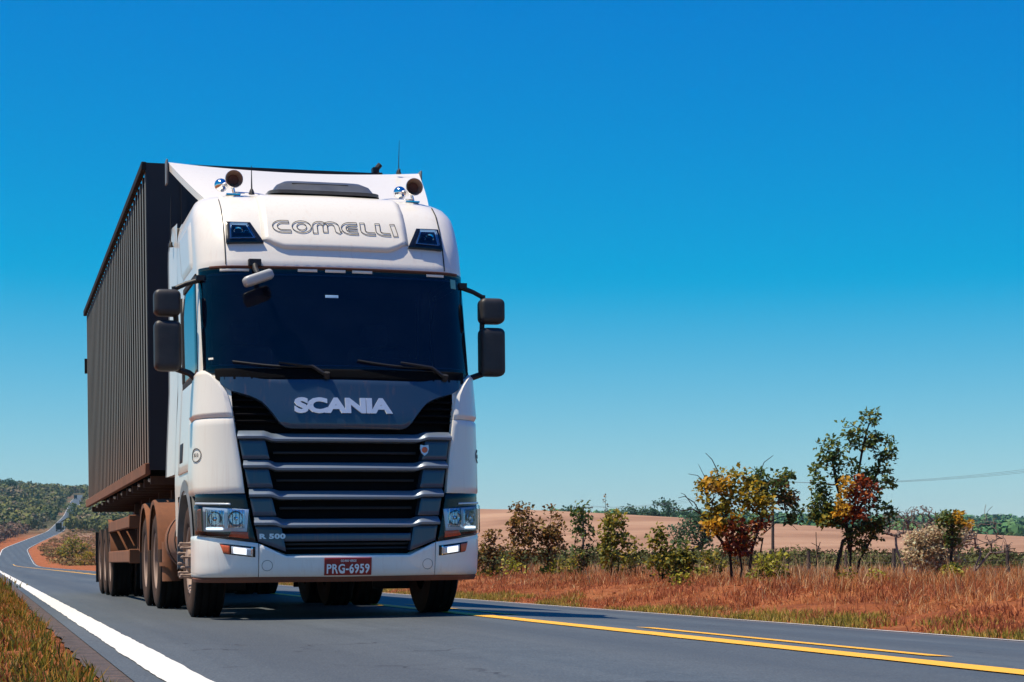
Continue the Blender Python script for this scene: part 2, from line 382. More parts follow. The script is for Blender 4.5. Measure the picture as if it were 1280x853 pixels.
def ground_mat():
    m, nt, b = base_mat('red_earth_and_dry_field', 0.95, 0, 0.15)
    v = tco(nt); sp = nt.nodes.new('ShaderNodeSeparateXYZ'); nt.links.new(v, sp.inputs[0])
    n1 = noise(nt, 0.9, 8, 0.7, v); n2 = noise(nt, 7.0, 6, 0.7, v); n3 = noise(nt, 0.03, 6, 0.6, v)
    dirt = ramp(nt, [(0.28, (0.10, 0.035, 0.016)), (0.45, (0.27, 0.080, 0.028)), (0.58, (0.36, 0.12, 0.042)), (0.75, (0.43, 0.19, 0.08))]); nt.links.new(n1.outputs[0], dirt.inputs[0])
    d2 = mixc(nt, n2.outputs[0], (0.3, 0.3, 0.3), (1.7, 1.65, 1.6)); dirtc = mixc(nt, 0.8, dirt.outputs[0], d2, 'MULTIPLY')
    field = ramp(nt, [(0.3, (0.25, 0.135, 0.080)), (0.5, (0.35, 0.20, 0.125)), (0.7, (0.42, 0.26, 0.165))]); nt.links.new(n3.outputs[0], field.inputs[0])
    # long mown streaks across the field
    mp = nt.nodes.new('ShaderNodeMapping'); mp.inputs['Scale'].default_value = (0.006, 0.045, 1); nt.links.new(v, mp.inputs[0])
    st = noise(nt, 1.0, 5, 0.65, mp.outputs[0])
    fieldc = mixc(nt, 0.7, field.outputs[0], mixc(nt, st.outputs[0], (0.55, 0.5, 0.5), (1.4, 1.4, 1.4)), 'MULTIPLY')
    mr = nt.nodes.new('ShaderNodeMapRange'); mr.inputs[1].default_value = 14; mr.inputs[2].default_value = 45; nt.links.new(sp.outputs[0], mr.inputs[0])
    f = math_n(nt, 'MULTIPLY_ADD', n1.outputs[0], 0.6, -0.3); f = math_n(nt, 'ADD', mr.outputs[0], f, clamp=True)
    c = mixc(nt, f, dirtc, fieldc)
    mr2 = nt.nodes.new('ShaderNodeMapRange'); mr2.inputs[1].default_value = 780; mr2.inputs[2].default_value = 1000; nt.links.new(sp.outputs[1], mr2.inputs[0])
    n4 = noise(nt, 0.012, 5, 0.6, v)
    scrub = ramp(nt, [(0.35, (0.20, 0.10, 0.06)), (0.55, (0.10, 0.085, 0.045)), (0.75, (0.06, 0.075, 0.03))]); nt.links.new(n4.outputs[0], scrub.inputs[0])
    c = mixc(nt, mr2.outputs[0], c, scrub.outputs[0])
    nt.links.new(c, b.inputs['Base Color'])
    h = math_n(nt, 'MULTIPLY_ADD', n1.outputs[0], 0.6, n2.outputs[0]); bump(nt, b, h, 1.0, 0.12)
    return m
ground = raw_mesh('ground', V, [F], ground_mat(), smooth=True); tag(ground, kind='structure')

# road sheet
def asphalt():
    m, nt, b = base_mat('worn_asphalt', 0.66, 0, 0.4)
    v = tco(nt); sp = nt.nodes.new('ShaderNodeSeparateXYZ'); nt.links.new(v, sp.inputs[0])
    mp = nt.nodes.new('ShaderNodeMapping'); mp.inputs['Scale'].default_value = (1.6, 0.05, 1); nt.links.new(v, mp.inputs[0])
    s = noise(nt, 1.0, 5, 0.6, mp.outputs[0]); n1 = noise(nt, 0.5, 6, 0.7, v); n2 = noise(nt, 55.0, 4, 0.85, v)
    vo = nt.nodes.new('ShaderNodeTexVoronoi'); vo.inputs['Scale'].default_value = 60; nt.links.new(v, vo.inputs['Vector'])
    c = ramp(nt, [(0.3, (0.056, 0.068, 0.078)), (0.7, (0.092, 0.106, 0.116))]); nt.links.new(s.outputs[0], c.inputs[0])
    cc = mixc(nt, 1.0, c.outputs[0], mixc(nt, n1.outputs[0], (0.7, 0.7, 0.7), (1.3, 1.3, 1.3)), 'MULTIPLY')
    cc = mixc(nt, 0.9, cc, mixc(nt, n2.outputs[0], (0.0, 0.0, 0.0), (2.0, 2.0, 2.0)), 'MULTIPLY')
    n5 = noise(nt, 18.0, 2, 0.6, v); cc = mixc(nt, 0.6, cc, mixc(nt, n5.outputs[0], (0.55, 0.55, 0.55), (1.45, 1.45, 1.45)), 'MULTIPLY')
    # polished wheel tracks, two to a lane
    wt = math_n(nt, 'COSINE', math_n(nt, 'MULTIPLY', math_n(nt, 'SUBTRACT', sp.outputs[0], 1.75), 2 * math.pi / 1.85))
    wt = math_n(nt, 'MULTIPLY_ADD', wt, 0.5, 0.5); wt = math_n(nt, 'MULTIPLY', wt, math_n(nt, 'MULTIPLY', n1.outputs[0], 0.9))
    cc = mixc(nt, wt, cc, (0.05, 0.056, 0.062))
    # long hairline cracks
    wv = noise(nt, 0.8, 4, 0.6, v); va = nt.nodes.new('ShaderNodeVectorMath'); va.operation = 'MULTIPLY_ADD'; va.inputs[1].default_value = (1.2, 1.2, 1.2)
    nt.links.new(wv.outputs['Color'], va.inputs[0]); nt.links.new(v, va.inputs[2])
    ck = nt.nodes.new('ShaderNodeTexVoronoi'); ck.feature = 'DISTANCE_TO_EDGE'; ck.inputs['Scale'].default_value = 0.35; nt.links.new(va.outputs[0], ck.inputs['Vector'])
    km = nt.nodes.new('ShaderNodeMapRange'); km.inputs[1].default_value = 0.006; km.inputs[2].default_value = 0.002; nt.links.new(ck.outputs['Distance'], km.inputs[0])
    kn = nt.nodes.new('ShaderNodeMapRange'); kn.inputs[1].default_value = 0.5; kn.inputs[2].default_value = 0.6; nt.links.new(n1.outputs[0], kn.inputs[0])
    cc = mixc(nt, math_n(nt, 'MULTIPLY', km.outputs[0], kn.outputs[0]), cc, (0.025, 0.025, 0.027))
    # red dust blown in from the right edge
    de = nt.nodes.new('ShaderNodeMapRange'); de.inputs[1].default_value = 7.5; de.inputs[2].default_value = 8.3; nt.links.new(sp.outputs[0], de.inputs[0])
    near = nt.nodes.new('ShaderNodeMapRange'); near.inputs[1].default_value = 300; near.inputs[2].default_value = 200; nt.links.new(sp.outputs[1], near.inputs[0])
    cc = mixc(nt, math_n(nt, 'MULTIPLY', math_n(nt, 'MULTIPLY', de.outputs[0], near.outputs[0]), math_n(nt, 'MULTIPLY', n1.outputs[0], 0.7)), cc, (0.24, 0.11, 0.06))
    nt.links.new(cc, b.inputs['Base Color'])
    bump(nt, b, vo.outputs['Distance'], 0.5, 0.008)
    rr = math_n(nt, 'MULTIPLY_ADD', s.outputs[0], 0.2, 0.55); nt.links.new(rr, b.inputs['Roughness'])
    return m
def edge_mat():
    m, nt, b = base_mat('crumbling_asphalt_edge', 0.85, 0, 0.3)
    v = tco(nt); n1 = noise(nt, 5, 7, 0.7, v); n2 = noise(nt, 60, 3, 0.7, v)
    c = ramp(nt, [(0.35, (0.055, 0.045, 0.042)), (0.55, (0.10, 0.075, 0.068)), (0.75, (0.20, 0.105, 0.07))]); nt.links.new(n1.outputs[0], c.inputs[0])
    cc = mixc(nt, 0.7, c.outputs[0], mixc(nt, n2.outputs[0], (0.4, 0.4, 0.4), (1.6, 1.6, 1.6)), 'MULTIPLY')
    nt.links.new(cc, b.inputs['Base Color']); h = math_n(nt, 'MULTIPLY_ADD', n2.outputs[0], 0.5, n1.outputs[0]); bump(nt, b, h, 0.9, 0.03)
    return m
def strip(name, x0, x1, y0, y1, lift, mat, parent=None, n=6, ragged0=0.0, ragged1=0.0, step=None, seed=0):
    ys = []; y = y0
    while y < y1:
        ys.append(y); y += (step if step else (0.16 if 4 <= y < 60 and (ragged0 or ragged1) else (2.0 if y < 120 else 8.0)))
    ys.append(y1); ys = np.array(ys); rng = np.random.default_rng(seed)
    rows = []
    for y in ys:
        a = x0 + ragged0 * float(wob(0.3, y, 0.5, 3)) + ragged0 * 0.6 * rng.uniform(-1, 1); b = x1 + ragged1 * float(wob(0.7, y, 0.5, 5)) + ragged1 * 0.6 * rng.uniform(-1, 1)
        xs = np.linspace(a, b, n)
        rows.append([(float(road_x(y)) + x, y, float(road_z(y)) + float(road_cross(x)) + lift) for x in xs])
    mb = MB(); mb.grid(rows); return mb.build(name, mat, parent, angle=60, normals=False)
road = strip('road', -3.80, 3.86, -60, 1700, 0.0, asphalt(), n=13); tag(road, kind='structure')
sh = strip('road_shoulder', -3.935, -3.78, -60, 300, -0.006, edge_mat(), None, 5, 0.022, 0.0, seed=4, step=None); tag(sh, kind='structure')
sh2 = strip('road_shoulder', 3.84, 3.98, -60, 300, -0.006, edge_mat(), None, 4, 0.0, 0.04, seed=5); tag(sh2, kind='structure')
def paint(name, col, wear):
    m, nt, b = base_mat(name, 0.6, 0, 0.4)
    v = tco(nt); n1 = noise(nt, 9, 6, 0.7, v); n2 = noise(nt, 120, 3, 0.8, v)
    f = math_n(nt, 'MULTIPLY_ADD', n2.outputs[0], 0.5, n1.outputs[0]); r = ramp(nt, [(wear - 0.06, (0.14, 0.13, 0.12)), (wear + 0.06, col)]); nt.links.new(f, r.inputs[0])
    t = mixc(nt, 0.5, r.outputs[0], mixc(nt, n1.outputs[0], (0.75, 0.73, 0.70), (1.2, 1.2, 1.2)), 'MULTIPLY')
    nt.links.new(t, b.inputs['Base Color']); bump(nt, b, n2.outputs[0], 0.3, 0.004)
    return m
white_paint = paint('white_road_paint', (0.70, 0.67, 0.61), 0.42); yellow_paint = paint('yellow_road_paint', (0.80, 0.40, 0.02), 0.40)
strip('white_edge_line', -3.685, -3.485, -60, 1695, 0.005, white_paint, road, 3, 0.006, 0.006)
strip('white_edge_line', 3.50, 3.60, -60, 1695, 0.005, white_paint, road, 3, 0.004, 0.004)
strip('yellow_centre_line', -0.29, -0.12, -60, 330, 0.005, yellow_paint, road, 3, 0.004, 0.004)
for k in range(-4, 16):
    strip('yellow_dash', 0.12, 0.27, 8.5 + 7.9 * k, 12.9 + 7.9 * k, 0.005, yellow_paint, road, 3, 0.004, 0.004, step=0.5, seed=k + 20)
# ------------------------------------------------------------------ the truck (local: x to the right in view, y backwards, z up; origin under the middle of the bumper)
truck = empty('truck', (3.025, 16.0, 0.030), (0, R(-0.62), 0))
tag(truck, 'white high-roof tractor unit with slate grille leading the dark trailer', 'truck')
YFZ = [(0.28, 0.10), (0.42, 0.03), (0.6, 0.0), (1.2, 0.02), (1.75, 0.06), (2.12, 0.13), (3.03, 0.36), (3.10, 0.35), (3.3, 0.42), (3.5, 0.54), (3.64, 0.66), (3.75, 0.82), (3.81, 0.98), (3.84, 1.15)]
WZ = [(0.28, 1.24), (1.3, 1.25), (1.7, 1.235), (2.1, 1.21), (3.05, 1.20), (3.4, 1.205), (3.62, 1.20), (3.71, 1.18), (3.77, 1.15), (3.81, 1.11), (3.84, 1.05)]
RZ = [(0.28, 0.40), (1.3, 0.40), (2.1, 0.30), (3.05, 0.30), (3.3, 0.30), (3.84, 0.32)]
def itab(t, z): return float(np.interp(z, [a for a, b in t], [b for a, b in t]))
def bow(x): return 0.11 * (x / 1.2) ** 2
def P(u, z):
    yf, W, r = itab(YFZ, z), itab(WZ, z), itab(RZ, z); a = abs(u)
    if a <= 1: x = a * (W - r); y = yf + bow(x)
    elif a <= 2:
        p = (a - 1) * math.pi / 2; x = W - r + r * math.sin(p); y = yf + bow(x) + r * (1 - math.cos(p))
    else: x = W; y = yf + bow(W) + r + (a - 2)
    return Vector((math.copysign(x, u) if u else 0.0, y, z))
def PN(u, z):
    e = 0.004
    a = P(u + e, z) - P(u - e, z); b = P(u, z + e) - P(u, z - e)
    n = a.cross(b)
    return n.normalized() if n.length > 1e-9 else Vector((0, -1, 0))
def U(x, z):
    W, r = itab(WZ, z), itab(RZ, z); a = abs(x)
    u = a / (W - r) if a <= W - r else 1 + math.asin(min(1, (a - (W - r)) / r)) / (math.pi / 2)
    return math.copysign(u, x)
def S(u, z, off=0.0): return P(u, z) + PN(u, z) * off
def SX(x, z, off=0.0): return S(U(x, z), z, off)
def uvgrid_patch(mb, f, nu, nv, off, thick, edge=0.008, round_=0.004, mi=0, edge_u=None):
    """a panel laid on the cab skin: f(s,t) -> (u,z), proud by off, rounded edge, skirt going in by thick"""
    ss = [0, 0.0001] + [i / nu for i in range(1, nu)] + [0.9999, 1]
    ts = [0, 0.0001] + [i / nv for i in range(1, nv)] + [0.9999, 1]
    # real inset of the rim rows
    p00 = S(*f(0, .5)); p10 = S(*f(1, .5)); p01 = S(*f(.5, 0)); p11 = S(*f(.5, 1))
    du = min(0.3, (edge_u or edge) / max(1e-4, (p10 - p00).length)); dv = min(0.3, edge / max(1e-4, (p11 - p01).length))
    ss = [0, du] + [s for s in ss[2:-2] if du * 1.2 < s < 1 - du * 1.2] + [1 - du, 1]
    ts = [0, dv] + [t for t in ts[2:-2] if dv * 1.2 < t < 1 - dv * 1.2] + [1 - dv, 1]
    rows = []
    for j, t in enumerate(ts):
        row = []
        for i, s in enumerate(ss):
            rim = i in (0, len(ss) - 1) or j in (0, len(ts) - 1)
            u, z = f(s, t); row.append(S(u, z, off - (round_ if rim else 0)))
        rows.append(row)
    mb.grid(rows, mi)
    ring = [(s, 0) for s in ss] + [(1, t) for t in ts[1:]] + [(s, 1) for s in reversed(ss[:-1])] + [(0, t) for t in reversed(ts[1:-1])]
    top = [S(*f(s, t), off - round_) for s, t in ring]; bot = [S(*f(s, t), off - thick) for s, t in ring]
    mb.grid([top, bot], mi, close=True)
    return mb
def qf(c):   # four (u,z) corners: bottom-left, bottom-right, top-right, top-left
    def f(s, t):
        a = (c[0][0] * (1 - s) + c[1][0] * s, c[0][1] * (1 - s) + c[1][1] * s); b = (c[3][0] * (1 - s) + c[2][0] * s, c[3][1] * (1 - s) + c[2][1] * s)
        return (a[0] * (1 - t) + b[0] * t, a[1] * (1 - t) + b[1] * t)
    return f
def xq(c): return [(U(x, z), z) for x, z in c]
def mir(c):  # mirrored corners, keeping the order
    m = [(-u, z) for u, z in c]; return [m[1], m[0], m[3], m[2]]
def colf(x0, x1, zb, zt):
    def f(s, t):
        x = x0 + (x1 - x0) * s; z = zb(x) * (1 - t) + zt(x) * t; return (U(x, z), z)
    return f
def rowf(z0, z1, ua, ub):
    def f(s, t):
        z = z0 + (z1 - z0) * t; return (ua(z) * (1 - s) + ub(z) * s, z)
    return f
def tab(pts): return lambda v: float(np.interp(v, [a for a, b in pts], [b for a, b in pts]))
def patch(name, f, mat, parent, nu=10, nv=10, off=0.01, thick=0.03, edge=0.008, round_=0.004, angle=40, edge_u=None):
    mb = MB(); uvgrid_patch(mb, f, nu, nv, off, thick, edge, round_, 0, edge_u); return mb.build(name, mat, parent, angle=angle)
REAR = 2.38
def urear(z): return 2 + REAR - (itab(YFZ, z) + bow(itab(WZ, z)) + itab(RZ, z))

# cab shell
mb = MB()
zs = [2.08, 2.2, 2.5, 2.8, 3.0, 3.06, 3.1, 3.14, 3.2, 3.3, 3.4, 3.5, 3.58, 3.64, 3.70, 3.75, 3.78, 3.81, 3.84]
rows = []
for z in zs:
    e = urear(z); us = [-e, -e * .75 - .5, -2.3] + [-2 + i / 8 for i in range(8)] + [-1 + i / 10 for i in range(21)] + [1 + (i + 1) / 8 for i in range(8)] + [2.3, e * .75 + .5, e]
    rows.append([P(u, z) for u in us])
nc_ = len(rows[0]); vs_ = [p for r_ in rows for p in r_]; fs_ = []
for i in range(len(rows) - 1):
    for j in range(nc_ - 1):
        um = (us[j] + us[j + 1]) / 2
        if abs(um) < 1.62 and 2.15 < (zs[i] + zs[i + 1]) / 2 < 3.03: continue
        fs_.append((i * nc_ + j, i * nc_ + j + 1, (i + 1) * nc_ + j + 1, (i + 1) * nc_ + j))
mb.add(vs_, fs_)
mb.add([r[0] for r in rows] + [r[-1] for r in rows], [(i, i + 1, len(rows) + i + 1, len(rows) + i) for i in range(len(rows) - 1)])
mb.add(rows[-1] + [], [tuple(range(nc_))])
for sg in (-1, 1):
    rows = []
    for z in [1.12, 1.25, 1.4, 1.6, 1.8, 2.0, 2.08]:
        e = urear(z); rows.append([P(sg * u, z) for u in [1.15, 1.3, 1.5, 1.7, 1.85, 2, 2.15, 2.4, 2.9, 3.4, e]])
    mb.grid(rows)
    # lower rear corner of the cab behind the wheel arch, and the strip above the arch
    rows = []
    for z in [0.75, 0.9, 1.05, 1.12]:
        e = urear(1.12); a0 = 3.62 + (0.0 if z > 1 else -0.02)
        rows.append([P(sg * u, max(z, 0.75)) for u in [a0 - 0.05, (a0 + e) / 2, e]])
    mb.grid(rows)
cab = mb.build('cab_body', M['white'], truck, angle=50)

# crease along the door and its handle, side window, door seams
for sg in (-1, 1):
    door = MB()
    uvgrid_patch(door, rowf(1.32, 2.14, lambda z: sg * 2.42, lambda z: sg * 3.42), 6, 8, 0.012, 0.03)
    d = door.build('door', M['white'], truck)
    tag(d)
    hb = MB(); uvgrid_patch(hb, rowf(1.42, 1.60, lambda z: sg * (3.02 - 0.1 * (z - 1.4)), lambda z: sg * 3.26), 4, 4, 0.017, 0.02); hb.build('door_handle', M['black'], d)
    sw = MB(); uvgrid_patch(sw, rowf(2.17, 2.99, tab([(2.17, 2.06), (2.99, 2.02)]) if sg > 0 else (lambda z: -tab([(2.17, 2.06), (2.99, 2.02)])(z)), tab([(2.17, 3.2), (2.8, 3.2), (2.99, 2.95)]) if sg > 0 else (lambda z: -tab([(2.17, 3.2), (2.8, 3.2), (2.99, 2.95)])(z))), 6, 8, 0.008, 0.02)
    w = sw.build('side_window', M['side_glass'], truck)
    fr = MB()
    za = [2.14, 2.17]; 
    for (z0, z1, ua, ub) in ((2.10, 2.165, 2.0, 3.28), (2.995, 3.05, 1.98, 3.0), (2.165, 2.995, 3.21, 3.30)):
        uvgrid_patch(fr, rowf(z0, z1, lambda z: sg * ua, lambda z: sg * ub), 4, 4, 0.014, 0.03)
    fr.build('window_frame', M['rubber'], w)
    # wheel-arch lip in grey plastic
    ar = MB(); rows = []
    for i in range(15):
        a = R(-8 + 196 * i / 14); c = (1.45, 0.53); rr = 0.63
        rows.append([(sg * xx, c[0] - math.cos(a) * (rr + dr), c[1] + math.sin(a) * (rr + dr)) for xx, dr in ((1.255, 0.10), (1.262, 0.0), (0.88, -0.01), (0.88, 0.03), (1.24, 0.10))])
    ar.grid(rows); ar.build('wheel_arch', M['grey_plastic'] if sg < 0 else M['black'], truck, angle=50)
    # wind deflector behind the cab
    df = MB(); rows = []
    for z in (1.35, 1.6, 2.2, 3.0, 3.45, 3.6, 3.72, 3.78):
        W = itab(WZ, min(z, 3.62)); back = 3.02 if z < 3.6 else 3.02 - (z - 3.6) * 2.0
        rows.append([(sg * W, REAR + 0.02, z), (sg * (W + 0.005), (REAR + back) / 2, z), (sg * (W + 0.02), back, z), (sg * (W - 0.05), back, z), (sg * (W - 0.05), REAR + 0.02, z)])
    df.grid(rows); o = df.build('side_wind_deflector', M['white'], truck, angle=50)
    st = MB(); rows = []
    for z in (1.35, 1.6, 2.2, 3.0, 3.45, 3.6, 3.72, 3.78):
        W = itab(WZ, min(z, 3.62)); back = 3.02 if z < 3.6 else 3.02 - (z - 3.6) * 2.0
        rows.append([(sg * (W + 0.022), back, z), (sg * (W + 0.024), back + 0.07, z), (sg * (W - 0.03), back + 0.07, z)])
    st.grid(rows); st.build('rubber_trim', M['grey_plastic'], o, angle=50)
    # side steps between the bumper corner and the wheel arch
    sp_ = MB()
    for z in (0.36, 0.70): sp_.box(min(sg * 0.95, sg * 1.22), max(sg * 0.95, sg * 1.22), 2.12, 2.5, z, z + 0.05)
    sp_.box(min(sg * 0.9, sg * 0.95), max(sg * 0.9, sg * 0.95), 2.12, 2.5, 0.34, 0.9)
    sp_.build('side_step', M['brown_metal'], truck, bevel=0.008)

# wing crease on the upper cab side (soft pressed bulge seen below the roof edge)
for sg in (-1, 1):
    cb = MB(); uvgrid_patch(cb, rowf(3.14, 3.58, lambda z: sg * (2.15 + 0.25 * (3.6 - z)), lambda z: sg * 3.1), 8, 8, 0.018, 0.03, edge=0.05, round_=0.017)
    cb.build('upper_side_panel', M['white'], truck, angle=60)

# windscreen, seal, scuttle
def ws_u(z): return tab([(2.14, 1.66), (3.06, 1.74)])(z)
sb = MB()
for (z0, z1) in ((2.115, 2.19), (3.012, 3.078)):
    uvgrid_patch(sb, rowf(z0, z1, lambda z: -ws_u(z) - 0.07, lambda z: ws_u(z) + 0.07), 36, 3, 0.006, 0.02)
for sg in (-1, 1):
    uvgrid_patch(sb, rowf(2.189, 3.013, lambda z: sg * (ws_u(z) - 0.10), lambda z: sg * (ws_u(z) + 0.07)), 4, 10, 0.006, 0.02)
sb.build('windscreen_seal', M['gblack'], truck)
screen = patch('windscreen', rowf(2.15, 3.052, lambda z: -ws_u(z), ws_u), M['tint'], truck, 40, 14, 0.012, 0.006, edge=0.02, round_=0.003)
patch('scuttle', colf(-1.09, 1.09, lambda x: 2.075 - 0.02 * abs(x), lambda x: 2.16), M['void'], truck, 30, 4, 0.022, 0.06)
for x0, x1, z in ((-1.02, -0.78, 3.042), (-0.36, -0.19, 3.048), (-0.12, 0.06, 3.048), (0.12, 0.30, 3.048), (0.80, 0.96, 3.042)):
    patch('marker_lamp', qf(xq([(x0, z - 0.012), (x1, z - 0.012), (x1, z + 0.012), (x0, z + 0.012)])), M['marker'], screen, 3, 2, 0.022, 0.01, edge=0.003, round_=0.002)
patch('blue_sticker', qf(xq([(-0.13, 2.80), (-0.015, 2.80), (-0.015, 2.825), (-0.13, 2.825)])), M['sticker_blue'], screen, 2, 2, 0.0145, 0.002, edge=0.002, round_=0.0005)
patch('green_sticker', qf(xq([(1.03, 2.935), (1.085, 2.935), (1.085, 3.02), (1.03, 3.02)])), M['sticker_green'], screen, 2, 2, 0.0145, 0.002, edge=0.002, round_=0.0005)
patch('white_sticker', qf(xq([(-1.135, 2.245), (-1.10, 2.245), (-1.10, 2.262), (-1.135, 2.262)])), M['marker'], screen, 2, 2, 0.0145, 0.002, edge=0.002, round_=0.0005)
for (xa, xb, za, zb) in ((-0.95, -0.28, 2.215, 2.17), (0.12, 0.78, 2.235, 2.18)):
    wp = MB()
    pts = [SX(xa + (xb - xa) * i / 8, za + (zb - za) * i / 8 - 0.015 * math.sin(math.pi * i / 8), 0.035) for i in range(9)]
    wp.tube(pts, 0.009, 6)
    wp.tube([SX(xb + 0.12, 2.10, 0.03), SX(xb, zb, 0.05), SX((xa + xb) / 2 + 0.05, (za + zb) / 2 + 0.012, 0.05)], [0.02, 0.016, 0.010], 6)
    wp.tube([SX(xb + 0.12, 2.08, 0.02), SX(xb + 0.12, 2.12, 0.05)], 0.028, 8)
    wp.build('wiper', M['black'], truck)

# ---- inside the cab, dim behind the tinted glass
INT = plain('dark_cab_trim', (0.05, 0.05, 0.055), 0.8, var=0.3); SEAT = plain('grey_seat_cloth', (0.10, 0.10, 0.115), 0.9, var=0.3); CURT = plain('curtain_cloth', (0.16, 0.15, 0.16), 0.9, var=0.3)
it = MB(); it.box(-1.08, 1.08, 0.62, 0.98, 1.75, 2.24); it.box(0.30, 0.95, 0.75, 1.05, 2.1, 2.34); it.build('dashboard', INT, truck, bevel=0.06, seg=3)
it = MB(); it.box(-1.14, 1.14, 2.28, 2.33, 1.2, 3.6); it.box(-1.14, 1.14, 0.75, 2.3, 3.08, 3.12); it.build('cab_lining', INT, truck)
for x in (-0.62, 0.62):
    it = MB(); it.box(x - 0.26, x + 0.26, 1.35, 1.85, 1.75, 1.95); it.box(x - 0.25, x + 0.25, 1.82, 1.98, 1.9, 2.55); it.box(x - 0.14, x + 0.14, 1.84, 1.95, 2.57, 2.78); it.build('seat', SEAT, truck, bevel=0.06, seg=3)
it = MB(); c0 = Vector((0.62, 1.12, 2.28)); it.tube([c0 + Vector((0.23 * math.cos(t), -0.10 * math.sin(t), 0.20 * math.sin(t))) for t in [2 * math.pi * i / 28 for i in range(29)]], 0.016, 8, cap=False); it.tube([c0 + Vector((-.22, 0, 0)), c0, c0 + Vector((.22, 0, 0))], 0.014, 6); it.tube([c0, c0 + Vector((0, -.1, -.3))], 0.03, 8); it.build('steering_wheel', M['black'], truck)
for x in (-1.02, 1.02):
    it = MB(); rows = []
    for i in range(9): rows.append([(x + 0.03 * math.sin(i * 2.6), 1.25 + i * 0.05, z) for z in (2.05, 2.5, 3.05)])
    it.grid(rows); it.build('curtain', CURT, truck)

# ---- front: backing, upper panel, slats, cheeks
grille = patch('grille', rowf(0.50, 2.10, lambda z: -1.22, lambda z: 1.22), M['void'], truck, 24, 16, -0.09, 0.02)
def xo(z): return 0.775 + (z - 0.65) * 0.163
zb_up = tab([(0, 1.64), (0.50, 1.64), (0.56, 1.665), (0.66, 1.80), (0.72, 1.865), (0.80, 1.91), (0.98, 1.965), (1.06, 2.03)])
zt_up = tab([(0, 2.072), (0.7, 2.068), (0.8, 2.085), (1.06, 2.088)])
def panel_sym(name, half, zb, zt, mat, parent, n=44, nv=8, off=0.02, thick=0.06, **k):
    return patch(name, colf(-half, half, lambda x: zb(abs(x)), lambda x: zt(abs(x))), mat, parent, n, nv, off, thick, **k)
panel_sym('bonnet_panel', 1.06, zb_up, zt_up, M['slate'], truck, off=0.022, round_=0.008, edge=0.012)
# pale chamfer running under the bonnet panel's lower edge
for sg in (-1, 1):
    for zi in range(5):
        z = 1.70 + zi * 0.062; xin = float(np.interp(z, [1.64, 1.80, 1.865, 1.91, 1.965], [0.52, 0.66, 0.72, 0.80, 0.98])) - 0.02; xout = xo(z) + 0.05
        if xout - xin < 0.06: continue
        c = xq([(xin, z), (xout, z), (xout, z + 0.018), (xin, z + 0.018)])
        patch('intake_louvre', qf(c if sg > 0 else mir(c)), M['void'], grille, 6, 2, -0.02, 0.05)
BARS = [(1.548, 1.624), (1.298, 1.374), (1.050, 1.128), (0.808, 0.886)]
def xin(z): return 0.56 + (z - 0.6) * 0.10
for (z0, z1) in BARS:
    sl = MB(); h = z1 - z0; half = xo((z0 + z1) / 2); rec = xin((z0 + z1) / 2); rows = []
    for k, (tz, po) in enumerate(((1.0, -0.05), (1.0, -0.010), (0.96, 0.0), (0.36, 0.052), (0.28, 0.055), (0.05, 0.050), (0.0, 0.040), (0.0, -0.05))):
        row = []
        for i in range(61):
            x = -half + 2 * half * i / 60; w = float(sm(rec + 0.05, rec - 0.03, -abs(x)) if False else 1 - sm(rec - 0.03, rec + 0.06, abs(x)))
            z = z0 + h * tz - 0.021 * w
            row.append(SX(x, z, po - 0.030 * w))
        rows.append(row)
    sl.grid(rows)
    n = len(rows[0]); sl.add([r[0] for r in rows], [tuple(range(len(rows)))]); sl.add([r[-1] for r in rows], [tuple(range(len(rows)))])
    sl.build('slat', M['slate_light'], grille, angle=30)
ROWZ = [(1.378, 1.545), (1.133, 1.295), (0.892, 1.047)]
for sg in (-1, 1):
    for (z0, z1) in ROWZ:
        c = xq([(xin(z0) + 0.03, z0), (xo(z0), z0), (xo(z1), z1), (xin(z1) + 0.05, z1)])
        patch('grille_cheek', qf(c if sg > 0 else mir(c)), M['slate'], grille, 8, 4, 0.010, 0.10)
    c = xq([(xin(0.62) - 0.02, 0.585), (xo(0.655), 0.672), (xo(0.80), 0.803), (xin(0.80) + 0.0, 0.803)])
    patch('grille_cheek', qf(c if sg > 0 else mir(c)), M['slate'], grille, 8, 5, 0.010, 0.10)
panel_sym('lower_slat', 0.56, tab([(0, 0.672)]), tab([(0, 0.735)]), M['slate'], grille, 24, 3, -0.004, 0.06)
for z in (1.43, 1.19, 0.95, 0.60, 0.64):   # fine dark bars deep in each opening
    panel_sym('inner_bar', xin(z) - 0.01, tab([(0, z)]), tab([(0, z + 0.02)]), M['black'], grille, 14, 2, -0.05, 0.03)

# ---- white corner panels
xi_c = tab([(1.06, 0.880), (1.30, 0.905), (1.65, 0.952), (1.80, 0.972), (1.95, 1.005), (2.05, 1.06), (2.12, 1.125), (2.16, 1.17)])
for sg in (-1, 1):
    def ua(z, sg=sg): return sg * U(xi_c(z), z)
    def ub(z, sg=sg): return sg * tab([(1.06, 2.36), (1.5, 2.38), (1.9, 2.34), (2.08, 2.22), (2.16, 2.02)])(z)
    cp = patch('corner_panel', rowf(1.085, 1.735, ua, ub), M['white'], truck, 16, 10, 0.030, 0.06, edge=0.02, round_=0.012)
    patch('corner_panel', rowf(1.74, 2.155, ua, ub), M['white'], truck, 16, 10, 0.040, 0.07, edge=0.03, round_=0.022)
    # round sticker
    rg = MB(); c0 = (sg * 1.80, 1.425)
    rg.tube([S(c0[0] + 0.085 * math.cos(t) / 0.62, c0[1] + 0.058 * math.sin(t), 0.034) for t in [2 * math.pi * i / 24 for i in range(25)]], 0.0035, 5, cap=False)
    for q in (-0.05, 0.0, 0.05): rg.tube([S(c0[0] + q, c0[1] + 0.016, 0.034), S(c0[0] + q + 0.012, c0[1], 0.034), S(c0[0] + q, c0[1] - 0.016, 0.034)], 0.003, 4)
    rg.build('round_sticker', M['ink'], cp)

